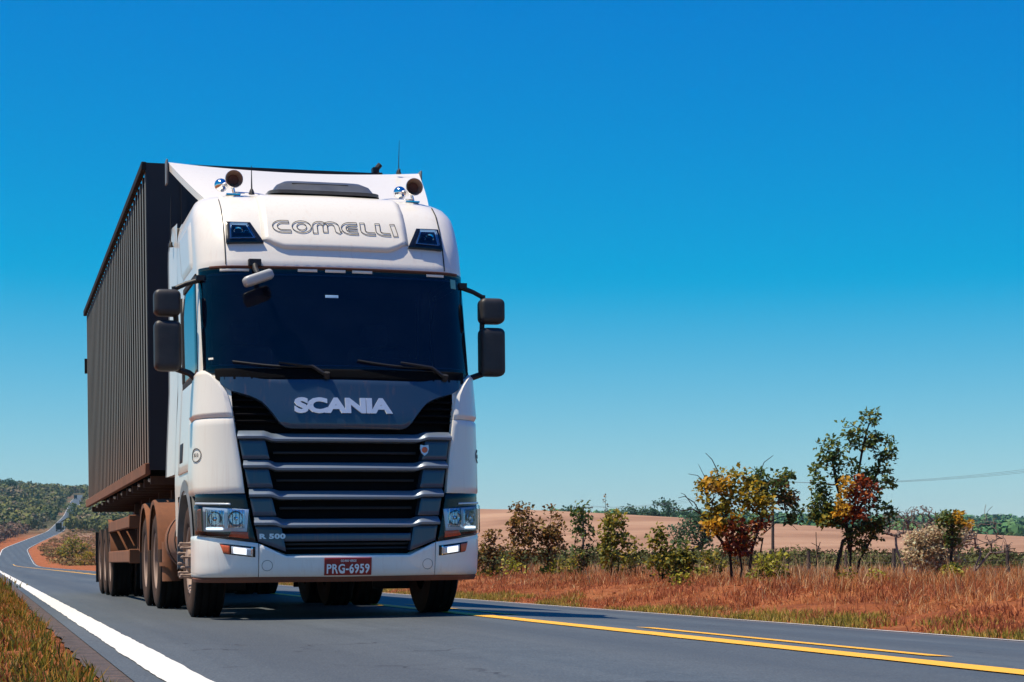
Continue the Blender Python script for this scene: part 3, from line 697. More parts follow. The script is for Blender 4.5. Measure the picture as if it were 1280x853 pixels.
# ---- headlights
def lamp_c(pts, sg):
    c = xq(pts); return qf(c if sg > 0 else mir(c))
for sg in (-1, 1):
    hl = patch('headlight', lamp_c([(0.795, 0.662), (1.243, 0.735), (1.243, 1.105), (0.875, 1.075)], sg), M['gblack'], truck, 14, 8, 0.020, 0.12)
    # two chrome reflectors in a pale bezel, deep set
    bez = patch('lamp_bezel', lamp_c([(0.868, 0.755), (1.19, 0.765), (1.195, 0.975), (0.85, 0.945)], sg), M['silver'], hl, 10, 6, 0.024, 0.01, edge=0.004, round_=0.002)
    for (xa, xb) in ((1.04, 1.175), (0.885, 1.015)):
        cell = patch('reflector_well', lamp_c([(xa, 0.785), (xb, 0.785), (xb, 0.955), (xa, 0.94)], sg), M['lamp_well'], hl, 6, 4, 0.026, 0.01, edge=0.004, round_=0.002)
        cx = (xa + xb) / 2; cz = 0.868; pp = SX(sg * cx, cz, 0.028); nn = PN(U(sg * cx, cz), cz)
        bw = MB(); rad = 0.066
        bw.lathe([(0.016, rad), (0.010, rad * 0.97), (-0.004, rad * 0.8), (-0.012, rad * 0.5), (-0.014, rad * 0.28), (0.010, rad * 0.26), (0.016, 0.001)], 20, 'y')
        mt = nn.to_track_quat('Y', 'Z').to_matrix()
        bw.v = [tuple(mt @ Vector(p) + pp) for p in bw.v]
        bw.build('reflector', M['chrome'], hl, angle=25)
        fin = MB()
        for i in range(5):
            x = xa + (xb - xa) * (i + 0.5) / 5
            fin.tube([SX(sg * x, 0.79, 0.032), SX(sg * x, 0.945, 0.032)], 0.0025, 4)
        fin.build('reflector_rib', M['chrome'], hl)
    patch('daytime_lamp', lamp_c([(1.05, 0.775), (1.165, 0.778), (1.165, 0.797), (1.05, 0.793)], sg), M['drl'], hl, 6, 2, 0.040, 0.012)
    patch('turn_signal', lamp_c([(0.855, 0.695), (1.005, 0.715), (0.985, 0.760), (0.86, 0.752)], sg), M['orange'], hl, 8, 3, 0.034, 0.02)
    patch('side_marker', lamp_c([(1.203, 0.765), (1.228, 0.765), (1.230, 0.95), (1.206, 0.96)], sg), M['reflect_red'], hl, 4, 5, 0.030, 0.02)
    patch('lamp_lens', lamp_c([(0.850, 0.685), (1.232, 0.735), (1.236, 0.995), (0.842, 0.955)], sg), M['lens'], hl, 12, 6, 0.048, 0.025, edge=0.015, round_=0.010)
    patch('lamp_trim', lamp_c([(0.99, 0.985), (1.236, 1.0), (1.236, 1.018), (0.99, 1.0)], sg), M['silver'], hl, 10, 2, 0.034, 0.02, edge=0.004)

# ---- bumper
zt_b = tab([(0, 0.548), (0.54, 0.548), (0.775, 0.655), (1.0, 0.69), (1.24, 0.728)])
zb_b = tab([(0, 0.372), (0.8, 0.378), (1.24, 0.372)])
bumper = patch('bumper', colf(-0.768, 0.768, lambda x: zb_b(abs(x)), lambda x: zt_b(abs(x))), M['bumper'], truck, 40, 8, 0.028, 0.10, edge=0.014, round_=0.008)
for sg in (-1, 1):
    def f(s, t, sg=sg):
        ua_ = U(0.774, 0.5); u = ua_ + (2.28 - ua_) * s
        x = P(min(u, 1.999), 0.6).x; z = zb_b(x) * (1 - t) + zt_b(x) * t
        return (sg * u, z)
    patch('bumper_corner', f, M['bumper'], bumper, 18, 8, 0.028, 0.10, edge=0.014, round_=0.008)
    fg = patch('fog_lamp', lamp_c([(0.80, 0.542), (1.045, 0.575), (1.075, 0.660), (0.80, 0.625)], sg), M['gblack'], bumper, 10, 4, 0.034, 0.03)
    patch('fog_lamp_bulb', lamp_c([(0.835, 0.556), (0.985, 0.576), (0.985, 0.632), (0.835, 0.612)], sg), M['silver'], fg, 6, 4, 0.040, 0.01)
    patch('fog_lamp_glow', lamp_c([(0.872, 0.566), (0.968, 0.579), (0.968, 0.622), (0.872, 0.609)], sg), M['fog'], fg, 6, 4, 0.044, 0.008, edge=0.012, round_=0.003)
    patch('fog_bezel', lamp_c([(0.822, 0.55), (0.834, 0.552), (0.834, 0.625), (0.822, 0.622)], sg), M['chrome'], fg, 3, 4, 0.044, 0.012, edge=0.003, round_=0.002)
    patch('reflector', lamp_c([(0.998, 0.574), (1.045, 0.583), (1.066, 0.648), (0.998, 0.636)], sg), M['reflect_red'], fg, 5, 4, 0.042, 0.012)
    tw = MB(); tw.tube([SX(sg * 0.70 + 0.045 * math.cos(t), 0.47 + 0.045 * math.sin(t), 0.029) for t in [2 * math.pi * i / 20 for i in range(21)]], 0.0022, 4, cap=False)
    tw.build('tow_cover', M['grey_plastic'], bumper)
lip = MB(); rows = []
for (dz, po) in ((0.376, 0.012), (0.355, 0.022), (0.325, 0.012), (0.315, -0.20)):
    rows.append([S(-2.2 + 4.4 * i / 48, dz, po) for i in range(49)])
lip.grid(rows); lip.build('bumper_lip', M['lip'], truck)
pl = patch('number_plate', qf(xq([(-0.215, 0.392), (0.195, 0.392), (0.195, 0.532), (-0.215, 0.532)])), M['plate'], truck, 12, 6, 0.040, 0.012, edge=0.006)

# ---- lettering
def text_mesh(body, name, mat, parent, x0, x1, z0, z1, off, ext=0.006, bold=0.0, spacing=1.0, shear=0.0):
    cu = bpy.data.curves.new('tmp', 'FONT'); cu.body = body; cu.size = 1.0; cu.offset = bold; cu.extrude = 0.5; cu.space_character = spacing; cu.resolution_u = 3
    to = bpy.data.objects.new('tmp', cu); COL.objects.link(to)
    dg = bpy.context.evaluated_depsgraph_get(); me = bpy.data.meshes.new_from_object(to.evaluated_get(dg))
    bpy.data.objects.remove(to)
    bm = bmesh.new(); bm.from_mesh(me)
    bmesh.ops.subdivide_edges(bm, edges=[e for e in bm.edges if e.calc_length() > 0.5], cuts=2)
    xs = [v.co.x for v in bm.verts]; ys = [v.co.y for v in bm.verts]; ax, bx_, ay, by = min(xs), max(xs), min(ys), max(ys)
    for v in bm.verts:
        x = x0 + (x1 - x0) * (v.co.x - ax) / (bx_ - ax); z = z0 + (z1 - z0) * (v.co.y - ay) / (by - ay); t = ext if v.co.z > 0 else -0.002
        v.co = SX(x, z, off + t)
    bm.to_mesh(me); bm.free(); me.materials.clear(); me.materials.append(mat); me.name = name
    o = bpy.data.objects.new(name, me); return link(o, parent)
text_mesh('SCANIA', 'lettering', M['silver'], truck, -0.448, 0.408, 1.768, 1.905, 0.024, 0.012, bold=0.055, spacing=0.96)
text_mesh('R 500', 'lettering', M['silver'], truck, -0.765, -0.545, 0.692, 0.738, 0.012, 0.006, bold=0.05, spacing=1.08)
text_mesh('PRG-6959', 'lettering', M['plate_text'], pl, -0.195, 0.176, 0.408, 0.480, 0.041, 0.002, bold=0.022, spacing=1.06)
text_mesh('GO-RIO VERDE', 'lettering', M['plate_text'], pl, -0.075, 0.06, 0.497, 0.516, 0.041, 0.0015, bold=0.01)
# maker's shield
shd = MB(); cx, cz = 0.69, 1.462
pts = [(-0.036, 0.045), (0, 0.038), (0.036, 0.045), (0.040, 0.01), (0.028, -0.028), (0, -0.052), (-0.028, -0.028), (-0.040, 0.01)]
shd.add([SX(cx + a, cz + b, 0.02) for a, b in pts] + [SX(cx + a, cz + b, 0.008) for a, b in pts], [tuple(range(8))] + [(i, (i + 1) % 8, 8 + (i + 1) % 8, 8 + i) for i in range(8)])
sho = shd.build('shield_badge', M['silver'], truck, smooth=False)
em = MB(); em.lathe([(0.0, 0.026), (-0.004, 0.026), (-0.006, 0.012), (-0.004, 0.001)], 16, 'y'); q = SX(cx, cz, 0.021); em.v = [(p[0] + q.x, p[1] + q.y, p[2] + q.z) for p in em.v]
em.build('badge_disc', M['reflect_red'], sho)

# COMELLI in outlined rounded letters: each letter is a thick rounded stroke, drawn by its outline
def arc(cx, cy, rx, ry, a0, a1, n=10): return [(cx + rx * math.cos(R(a0 + (a1 - a0) * i / n)), cy + ry * math.sin(R(a0 + (a1 - a0) * i / n))) for i in range(n + 1)]
def outline(path, hw, closed=False):
    p = [Vector((a, b)) for a, b in path]; n = len(p); Lf, Rt = [], []
    for i in range(n):
        t = (p[(i + 1) % n] - p[i - 1]) if closed else (p[min(i + 1, n - 1)] - p[max(i - 1, 0)])
        t.normalize(); nrm = Vector((-t.y, t.x)); Lf.append(p[i] + nrm * hw); Rt.append(p[i] - nrm * hw)
    if closed: return [Lf + [Lf[0]], Rt + [Rt[0]]]
    return [Lf + Rt[::-1] + [Lf[0]]]
hw = 0.105; letters = []
letters.append((0.00, outline([(0.72, 0.89), (0.5, 0.89)] + arc(0.42, 0.5, 0.32, 0.39, 90, 270, 14) + [(0.5, 0.11), (0.80, 0.11)], hw)))
letters.append((0.86, outline(arc(0.42, 0.5, 0.32, 0.39, 0, 360, 24)[:-1], hw, True)))
letters.append((1.76, outline([(0.11, 0.0), (0.11, 0.55)] + arc(0.34, 0.60, 0.23, 0.29, 170, 10, 8) + [(0.57, 0.5), (0.57, 0.42), (0.57, 0.5)][:1] + [(0.57, 0.1)], hw)))
letters.append((2.26, outline([(0.07, 0.1), (0.07, 0.5)] + arc(0.33, 0.60, 0.26, 0.29, 165, 10, 8) + [(0.60, 0.5), (0.62, 0.20), (0.74, 0.10)], hw)))
letters.append((3.06, outline([(0.72, 0.89), (0.5, 0.89)] + arc(0.42, 0.5, 0.32, 0.39, 90, 270, 14) + [(0.5, 0.11), (0.74, 0.11)], hw)))
letters.append((3.06, outline([(0.30, 0.5), (0.72, 0.5)], 0.085)))
letters.append((3.92, outline([(0.11, 1.0), (0.11, 0.45)] + arc(0.40, 0.40, 0.29, 0.29, 180, 270, 6) + [(0.66, 0.11)], hw)))
letters.append((4.62, outline([(0.11, 1.0), (0.11, 0.45)] + arc(0.40, 0.40, 0.29, 0.29, 180, 270, 6) + [(0.66, 0.11)], hw)))
letters.append((5.36, outline([(0.06, 1.0), (0.14, 0.3), (0.16, 0.0)], hw)))
tot = 5.63; x0, x1, z0, z1 = -0.555, 0.560, 3.375, 3.492
for k, (ox, loops) in enumerate(letters):
    lm = MB()
    for lp in loops:
        lm.tube([SX(x0 + (x1 - x0) * (ox + q[0]) / tot, z0 + (z1 - z0) * q[1], 0.036) for q in lp], 0.0032, 5, cap=False)
    lm.build('outlined_letter', M['ink'], truck)

# ---- roof brow: raised centre panel, seams, spot lamps, peak edge
zbv = tab([(0, 3.235), (0.50, 3.235), (0.58, 3.26), (0.68, 3.40), (0.72, 3.5)])
zbv2 = tab([(0, 3.235), (0.44, 3.235), (0.54, 3.275), (0.60, 3.33), (0.625, 3.40)])
zbv2 = tab([(0, 3.235), (0.46, 3.235), (0.54, 3.262), (0.60, 3.30), (0.655, 3.31)])
panel_sym('brow_panel', 0.655, zbv2, tab([(0, 3.80), (0.66, 3.79)]), M['white_top'], truck, 40, 12, 0.030, 0.05, edge=0.022, round_=0.026, edge_u=0.05, angle=70)
panel_sym('brow_edge', 1.10, tab([(0, 3.062)]), tab([(0, 3.082)]), M['lip'], truck, 40, 2, 0.022, 0.03, edge=0.004)
for sg in (-1, 1):
    sx_ = MB(); rows = []
    for z in np.linspace(3.09, 3.74, 26): rows.append([SX(sg * 0.974, z, -0.02), SX(sg * 0.974, z, 0.007), SX(sg * 0.981, z, 0.007), SX(sg * 0.981, z, -0.02)])
    sx_.grid(rows); sx_.build('panel_seam', M['rubber'], truck)
    sl = patch('spot_lamp', lamp_c([(0.645, 3.285), (0.962, 3.275), (0.950, 3.475), (0.745, 3.470)], sg), M['gblack'], truck, 10, 6, 0.034, 0.06, edge=0.01)
    patch('spot_bezel', lamp_c([(0.715, 3.312), (0.930, 3.305), (0.920, 3.448), (0.775, 3.444)], sg), M['sticker_blue'], sl, 8, 4, 0.037, 0.004, edge=0.003, round_=0.001)
    patch('spot_well', lamp_c([(0.733, 3.320), (0.918, 3.314), (0.909, 3.438), (0.783, 3.434)], sg), M['screen'], sl, 8, 4, 0.039, 0.004, edge=0.003, round_=0.001)
    for (x, z, r_) in ((0.855, 3.375, 0.042), (0.785, 3.362, 0.028)):
        bw = MB(); bw.lathe([(0.012, r_), (0.006, r_ * 0.95), (-0.004, r_ * 0.6), (-0.006, 0.001)], 14, 'y'); nn = PN(U(sg * x, z), z); pp = SX(sg * x, z, 0.038); mt = nn.to_track_quat('Y', 'Z').to_matrix()
        bw.v = [tuple(mt @ Vector(p) + pp) for p in bw.v]; bw.build('reflector', M['chrome'], sl, angle=25)
    patch('spot_lens', lamp_c([(0.712, 3.310), (0.932, 3.303), (0.922, 3.450), (0.772, 3.446)], sg), M['lens'], sl, 8, 4, 0.058, 0.02, edge=0.01, round_=0.006)

# ---- roof deflector, hatch, horns, aerials
rd = MB(); NX, NY = 24, 10; top = []; bot = []
for j in range(NY + 1):
    t = j / NY; rt = []; rb = []
    for i in range(NX + 1):
        s = -1 + 2 * i / NX; half = 1.02 + 0.24 * t ** 0.8; x = half * s
        y = 1.22 + 1.42 * t - 0.10 * (1 - s * s) * (1 - t)
        z = 3.775 + 0.645 * t - 0.05 * (1 - s * s) * t + 0.02 * math.sin(math.pi * t) * (1 - s ** 4)
        rt.append((x, y, z)); rb.append((x, y + 0.03, z - 0.06))
    top.append(rt); bot.append(rb)
rd.grid(top); rd.grid(bot)
rd.grid([top[-1], bot[-1]]); rd.grid([top[0], bot[0]]); rd.grid([[r[0] for r in top], [r[0] for r in bot]]); rd.grid([[r[-1] for r in top], [r[-1] for r in bot]])
rdo = rd.build('roof_deflector', M['white_top'], truck, angle=45)
for sg in (-1, 1):
    ed = MB(); ed.box(min(sg * 1.262, sg * 1.28), max(sg * 1.262, sg * 1.28), 2.58, 2.72, 4.20, 4.44); ed.build('deflector_edge', M['grey_plastic'], rdo, bevel=0.006)
    stt = MB(); stt.tube([(sg * 0.9, 2.2, 3.8), (sg * 1.0, 2.55, 4.32)], 0.025, 8); stt.tube([(sg * 0.9, 1.6, 3.78), (sg * 1.02, 1.9, 4.0)], 0.02, 8); stt.build('deflector_strut', M['black'], rdo)
    rl = MB(); rl.tube([(sg * 0.82, 1.35, 3.80), (sg * 1.02, 1.5, 3.86), (sg * 1.08, 1.8, 3.86), (sg * 1.08, 2.2, 3.84)], 0.013, 8); rl.build('roof_rail', M['white_top'], truck)
ht = MB(); rows = []
for (z, sx_, y0, y1) in ((3.835, 0.52, 0.93, 1.5), (3.865, 0.515, 0.925, 1.5), (3.875, 0.47, 0.95, 1.48), (3.935, 0.43, 1.0, 1.44), (3.975, 0.36, 1.08, 1.40), (3.985, 0.30, 1.14, 1.36)):
    ring = []
    for i in range(32):
        a = 2 * math.pi * i / 32; c, d = math.cos(a), math.sin(a); e = 0.35
        ring.append((sx_ * math.copysign(abs(c) ** e, c), (y0 + y1) / 2 + (y1 - y0) / 2 * math.copysign(abs(d) ** e, d), z))
    rows.append(ring)
ht.grid(rows, close=True); ht.add(rows[-1], [tuple(range(32))]); hto = ht.build('roof_hatch', M['hatch'], truck, angle=40)
hr = MB(); hr.box(-0.30, 0.22, 1.00, 1.06, 3.928, 3.942); hr.build('hatch_ridge', M['black'], hto, bevel=0.004)
for sg in (-1, 1):
    c = Vector((sg * 0.83, 0.95, 3.945))
    hn = MB(); hn.lathe([(0.0, 0.078), (0.008, 0.082), (0.016, 0.076), (0.05, 0.058), (0.12, 0.04), (0.25, 0.025), (0.40, 0.02)], 24, 'y'); hn.lathe([(0.004, 0.078), (0.03, 0.062), (0.075, 0.040), (0.09, 0.034)], 24, 'y', mi=1)
    hn.v = [tuple(Vector(p) + c) for p in hn.v]; ho = hn.build('air_horn', [M['horn_out'], M['horn_in']], truck, angle=50)
    thr = MB(); thr.lathe([(0.05, 0.046), (0.058, 0.030), (0.06, 0.001)], 20, 'y'); thr.v = [(p[0] + c.x, p[1] + c.y + 0.002, p[2] + c.z) for p in thr.v]; thr.build('horn_throat', M['lip'], ho)
    b2 = MB(); b2.lathe([(-0.062, 0.001), (-0.045, 0.042), (0, 0.062), (0.045, 0.042), (0.08, 0.025), (0.2, 0.018)], 18, 'y'); b2.v = [(p[0] + c.x - 0.09, p[1] + c.y + 0.22, p[2] + c.z - 0.02) for p in b2.v]; b2.build('second_trumpet', M['chrome'], ho, angle=60)
    ft = MB(); ft.tube([(c.x, c.y + 0.15, c.z - 0.03), (c.x + 0.02, c.y + 0.15, c.z - 0.11)], 0.014, 8); ft.box(c.x - 0.06, c.x + 0.07, c.y + 0.1, c.y + 0.2, c.z - 0.125, c.z - 0.112)
    ft.tube([(c.x + 0.02, c.y + 0.12, c.z - 0.10), (c.x - sg * 0.2, c.y + 0.1, c.z - 0.108), (c.x - sg * 0.32, c.y + 0.16, c.z - 0.11)], 0.008, 6); ft.build('horn_bracket', M['chrome'], ho)
for (x, y, z, hgt, lean, rr) in ((-0.66, 1.05, 3.83, 0.26, 0.0, 0.006), (-1.235, 2.70, 3.60, 0.55, 0.01, 0.005), (1.20, 2.2, 3.38, 0.50, 0.0, 0.006), (1.02, 2.5, 4.38, 0.34, 0.01, 0.004)):
    an = MB(); an.tube([(x, y, z), (x, y, z + 0.03), (x + lean, y, z + 0.05)], [0.028, 0.02, 0.01], 8); an.tube([(x, y, z + 0.05), (x + lean * 0.3, y, z + hgt * 0.5), (x + lean, y, z + hgt)], [rr * 1.3, rr, rr * 0.5], 6)
    an.build('aerial', M['black'], truck)

# ---- mirrors
def rbox(mb, x0, x1, y0, y1, z0, z1, r=0.04, taper=0.0, n=5, sg=1):
    rows = []; H = z1 - z0
    for k in range(17):
        t = 0.5 - 0.5 * math.cos(math.pi * k / 16); z = z0 + H * t; e = 1.0
        dz = min(t, 1 - t) * H; ins = r - math.sqrt(max(0, r * r - max(0, r - dz) ** 2)) if dz < r else 0.0
        ring = []
        for i in range(44):
            a = 2 * math.pi * i / 44; c, d = math.cos(a), math.sin(a)
            hx, hy = (x1 - x0) / 2 - ins - taper * (1 - t), (y1 - y0) / 2 - ins * 0.8
            ring.append(((x0 + x1) / 2 + hx * math.copysign(abs(c) ** 0.3, c), (y0 + y1) / 2 + hy * math.copysign(abs(d) ** 0.5, d), z))
        rows.append(ring)
    mb.grid(rows, close=True); mb.add(rows[0], [tuple(range(44))]); mb.add(rows[-1], [tuple(range(44))])
for sg in (-1, 1):
    mr = MB(); yb = 0.62
    mr.tube([(sg * 1.15, 0.62, 2.985), (sg * 1.30, 0.66, 2.945), (sg * 1.40, 0.68, 2.90)], [0.024, 0.022, 0.022], 8)
    mr.tube([(sg * 1.19, 0.62, 2.075), (sg * 1.28, 0.66, 2.16), (sg * 1.42, 0.68, 2.21)], [0.03, 0.028, 0.028], 8)
    mr.tube([(sg * 1.40, 0.68, 2.21), (sg * 1.385, 0.68, 2.55), (sg * 1.40, 0.68, 2.92)], 0.024, 8)
    mr.box(min(sg * 1.14, sg * 1.25), max(sg * 1.14, sg * 1.25), 0.56, 0.70, 2.03, 2.10); mr.box(min(sg * 1.12, sg * 1.22), max(sg * 1.12, sg * 1.22), 0.56, 0.68, 2.965, 3.01)
    mo = mr.build('mirror_arm', M['black'], truck, angle=50)
    a, b = sorted((sg * 1.350, sg * 1.585))
    lo = MB(); rbox(lo, a, b, 0.56, 0.74, 2.175, 2.615, 0.05); lo.build('mirror_case', M['mirror_case'], mo, angle=50)
    up = MB(); rbox(up, a + (0 if sg < 0 else 0.0), b, 0.56, 0.74, 2.655, 2.885, 0.05); up.build('mirror_case', M['mirror_case'], mo, angle=50)
    for (z0, z1) in ((2.205, 2.585), (2.685, 2.86)):
        gl = MB(); gl.box(a + 0.02, b - 0.02, 0.742, 0.748, z0, z1); gl.build('mirror_glass', M['chrome'], mo)
cm = MB(); cm.tube([(-0.735, 0.40, 3.12), (-0.735, 0.32, 3.04), (-0.735, 0.18, 2.98)], [0.03, 0.028, 0.022], 8); cm.box(-0.79, -0.68, 0.34, 0.44, 3.07, 3.135)
cmo = cm.build('kerb_mirror_arm', M['black'], truck, bevel=0.006)
cc = MB(); rbox(cc, -0.135, 0.135, -0.075, 0.075, -0.035, 0.05, 0.03); mt = Matrix.Translation((-0.735, 0.15, 2.93)) @ Matrix.Rotation(R(-20), 4, 'Y')
cc.v = [tuple(mt @ Vector(p)) for p in cc.v]; cc.build('kerb_mirror_case', plain('pale_grey_mirror_case', (0.42, 0.43, 0.43), 0.35), cmo, angle=50)

# ---- wheels, axles, frame
def tyre_prof(r=0.52, w=0.30, rim=0.295):
    h = w / 2; p = [(-h * 0.78, rim), (-h * 0.98, rim + 0.05), (-h, rim + 0.12), (-h * 0.97, r - 0.05), (-h * 0.86, r - 0.012), (-h * 0.8, r)]
    for g in (-0.45, 0.0, 0.45): p += [(h * (g - 0.07), r), (h * (g - 0.06), r - 0.014), (h * (g + 0.06), r - 0.014), (h * (g + 0.07), r)]
    q = [(-a, b) for a, b in p[:6]][::-1]
    return p + q
def tyre_me(name):
    t = MB(); t.lathe(tyre_prof(), 48, 'x'); h = 0.15
    o = t.build(name, [M['tyre'], M['tyre_side']], None, angle=30); me = o.data
    for p in me.polygons:
        if abs(p.center.x) > h * 0.87: p.material_index = 1
    bpy.data.objects.remove(o); return me
TYRE = tyre_me('tyre')
def rim_me(name, prof, n=40):
    t = MB(); t.lathe(prof, n, 'x'); o = t.build(name, M['rim'], None, angle=35); me = o.data; bpy.data.objects.remove(o); return me
RIM_F = rim_me('front_rim', [(0.11, 0.30), (0.135, 0.305), (0.125, 0.285), (0.06, 0.27), (0.02, 0.25), (0.04, 0.21), (0.075, 0.185), (0.08, 0.12), (0.10, 0.115), (0.15, 0.105), (0.165, 0.08), (0.165, 0.001)])
RIM_R = rim_me('rear_rim', [(0.11, 0.30), (0.135, 0.305), (0.125, 0.285), (0.02, 0.275), (-0.08, 0.26), (-0.09, 0.19), (-0.06, 0.18), (-0.05, 0.12), (0.06, 0.11), (0.10, 0.09), (0.105, 0.001)])
nb = MB(); nb.lathe([(0.0, 0.022), (0.05, 0.020), (0.07, 0.013), (0.12, 0.011), (0.135, 0.016), (0.15, 0.012), (0.155, 0.001)], 10, 'x'); _o = nb.build('wheel_nut', M['rim']); NUT = _o.data; bpy.data.objects.remove(_o)
def wheel(parent, x, y, sg, rim, nuts=0, r=0.52, zc=0.518):
    w = inst('wheel', rim, parent, (x, y, zc), (0, 0, 0 if sg > 0 else math.pi))
    inst('tyre', TYRE, w)
    for i in range(nuts):
        a = 2 * math.pi * (i + 0.3) / nuts; inst('wheel_nut', NUT, w, (0.075, 0.155 * math.cos(a), 0.155 * math.sin(a)))
    return w
for sg in (-1, 1):
    wheel(truck, sg * 1.08, 1.45, sg, RIM_F, 10)
    for y in (4.85, 6.18):
        wheel(truck, sg * 1.09, y, sg, RIM_R, 0)
        wheel(truck, sg * 0.755, y, sg, RIM_R, 0)
        mg = MB(); rows = []
        for i in range(17):
            a = R(8 + 164 * i / 16) ; rr = 0.615
            rows.append([(sg * xx, y - math.cos(a) * (rr + dr), 0.55 + math.sin(a) * (rr + dr)) for xx, dr in ((1.25, -0.03), (1.255, 0.01), (1.22, 0.025), (0.58, 0.025), (0.58, 0.0), (1.22, 0.0))])
        mg.grid(rows); mg.build('mudguard', M['dust_metal'], truck, angle=45)
    fl = MB(); fl.box(min(sg * 0.6, sg * 1.24), max(sg * 0.6, sg * 1.24), 6.83, 6.85, 0.18, 0.62); fl.build('mud_flap', M['rubber'], truck)
    rail = MB(); rail.box(sg * 0.42 - 0.04, sg * 0.42 + 0.04, 0.5, 7.0, 0.74, 1.0); rail.build('chassis_rail', M['brown_metal'], truck, bevel=0.01)
    tk = MB(); tk.lathe([(2.62, 0.001), (2.62, 0.28), (2.65, 0.32), (4.08, 0.32), (4.11, 0.28), (4.11, 0.001)], 28, 'y', (sg * 0.88, 0, 0.72))
    tko = tk.build('fuel_tank', M['dust_metal'], truck, angle=40)
    for y in (2.9, 3.7):
        sb = MB(); sb.lathe([(y, 0.323), (y, 0.331), (y + 0.06, 0.331), (y + 0.06, 0.323)], 28, 'y', (sg * 0.88, 0, 0.72)); sb.build('tank_strap', M['brown_metal'], tko)
    at = MB(); at.lathe([(4.14, 0.001), (4.14, 0.09), (4.17, 0.11), (4.40, 0.11), (4.42, 0.001)], 18, 'y', (sg * 1.08, -0.02, 0.50)); at.lathe([(0.30, 0.001), (0.30, 0.10), (0.72, 0.10), (0.72, 0.001)], 18, 'z', (sg * 1.12, 4.18, 0)); at.lathe([(0.46, 0.115), (0.46, 0.128), (0.50, 0.128), (0.50, 0.115)], 18, 'z', (sg * 1.12, 4.18, 0)); at.build('air_tank', M['dust_metal'], truck)
ax = MB(); ax.tube([(-0.95, 1.45, 0.50), (-0.6, 1.45, 0.42), (0.6, 1.45, 0.42), (0.95, 1.45, 0.50)], 0.07, 10); ax.build('front_axle', M['brown_metal'], truck)
for y in (4.85, 6.18):
    ax = MB(); ax.tube([(-0.95, y, 0.52), (0.95, y, 0.52)], 0.11, 12); ax.lathe([(-0.26, 0.05), (-0.2, 0.2), (0.0, 0.26), (0.2, 0.2), (0.26, 0.05)], 16, 'x', (0.05, y, 0.54)); ax.build('rear_axle', M['brown_metal'], truck)
en = MB(); en.box(-0.70, 0.70, 0.55, 0.9, 0.34, 1.1); en.box(-0.38, 0.38, 0.35, 1.9, 0.36, 1.1); en.box(-1.2, -0.62, 2.06, 2.09, 0.22, 1.1); en.box(0.62, 1.2, 2.06, 2.09, 0.22, 1.1); en.box(-0.85, 0.85, 0.30, 0.5, 0.45, 1.1); en.box(-1.0, 1.0, 2.2, 2.36, 0.9, 1.25); en.box(-0.5, 0.5, 1.9, 3.4, 0.55, 0.95); en.build('engine_and_shade_boxes', M['black'], truck, bevel=0.02)  # engine, plus lowered belly and wide flaps added to darken the underside
fw = MB(); fw.box(-0.45, 0.45, 5.0, 6.0, 1.0, 1.18); fw.box(-0.42, 0.42, 3.0, 6.8, 0.86, 0.94); fw.build('fifth_wheel', M['brown_metal'], truck, bevel=0.01)
bk = MB(); bk.box(-1.1, 1.1, 2.385, 2.40, 1.1, 3.5); bk.build('cab_rear_wall', M['white'], truck)
fl2 = MB(); fl2.box(-1.15, 1.15, 0.5, 2.36, 1.13, 1.17); fl2.build('cab_floor', M['black'], truck)

# ------------------------------------------------------------------ the trailer
trailer = empty('trailer', (3.02, 20.62, 0.030), (0, R(-0.62), 0))
tag(trailer, 'long dark ribbed box trailer hitched behind the white tractor unit', 'trailer')
TL, TH0, TH1, TW = 12.5, 1.50, 4.83, 1.30
tb = MB(); tb.box(-TW + 0.035, TW - 0.035, 0.03, TL - 0.03, TH0 + 0.06, TH1 - 0.05); body = tb.build('box_body', M['trailer_panel'], trailer)
tf = MB(); tf.box(-TW, TW, 0.0, 0.028, TH0, TH1 - 0.01); tfo = tf.build('front_wall', M['trailer_front'], trailer)
for x in (-0.9, -0.45, 0, 0.45, 0.9):
    q = MB(); q.box(x - 0.03, x + 0.03, -0.03, -0.002, TH0 + 0.1, TH1 - 0.1); q.build('front_stiffener', M['trailer_front'], tfo)
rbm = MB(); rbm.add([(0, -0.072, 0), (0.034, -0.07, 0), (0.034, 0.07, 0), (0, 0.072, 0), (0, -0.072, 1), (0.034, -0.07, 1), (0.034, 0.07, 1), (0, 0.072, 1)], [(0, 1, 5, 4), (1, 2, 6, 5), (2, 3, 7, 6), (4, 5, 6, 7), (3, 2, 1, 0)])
rbm.m = [0, 1, 0, 0, 0]; _o = rbm.build('rib', [M['rib'], M['rib_lit_face']], smooth=False, normals=False); RIB = _o.data; bpy.data.objects.remove(_o)
NR = 37
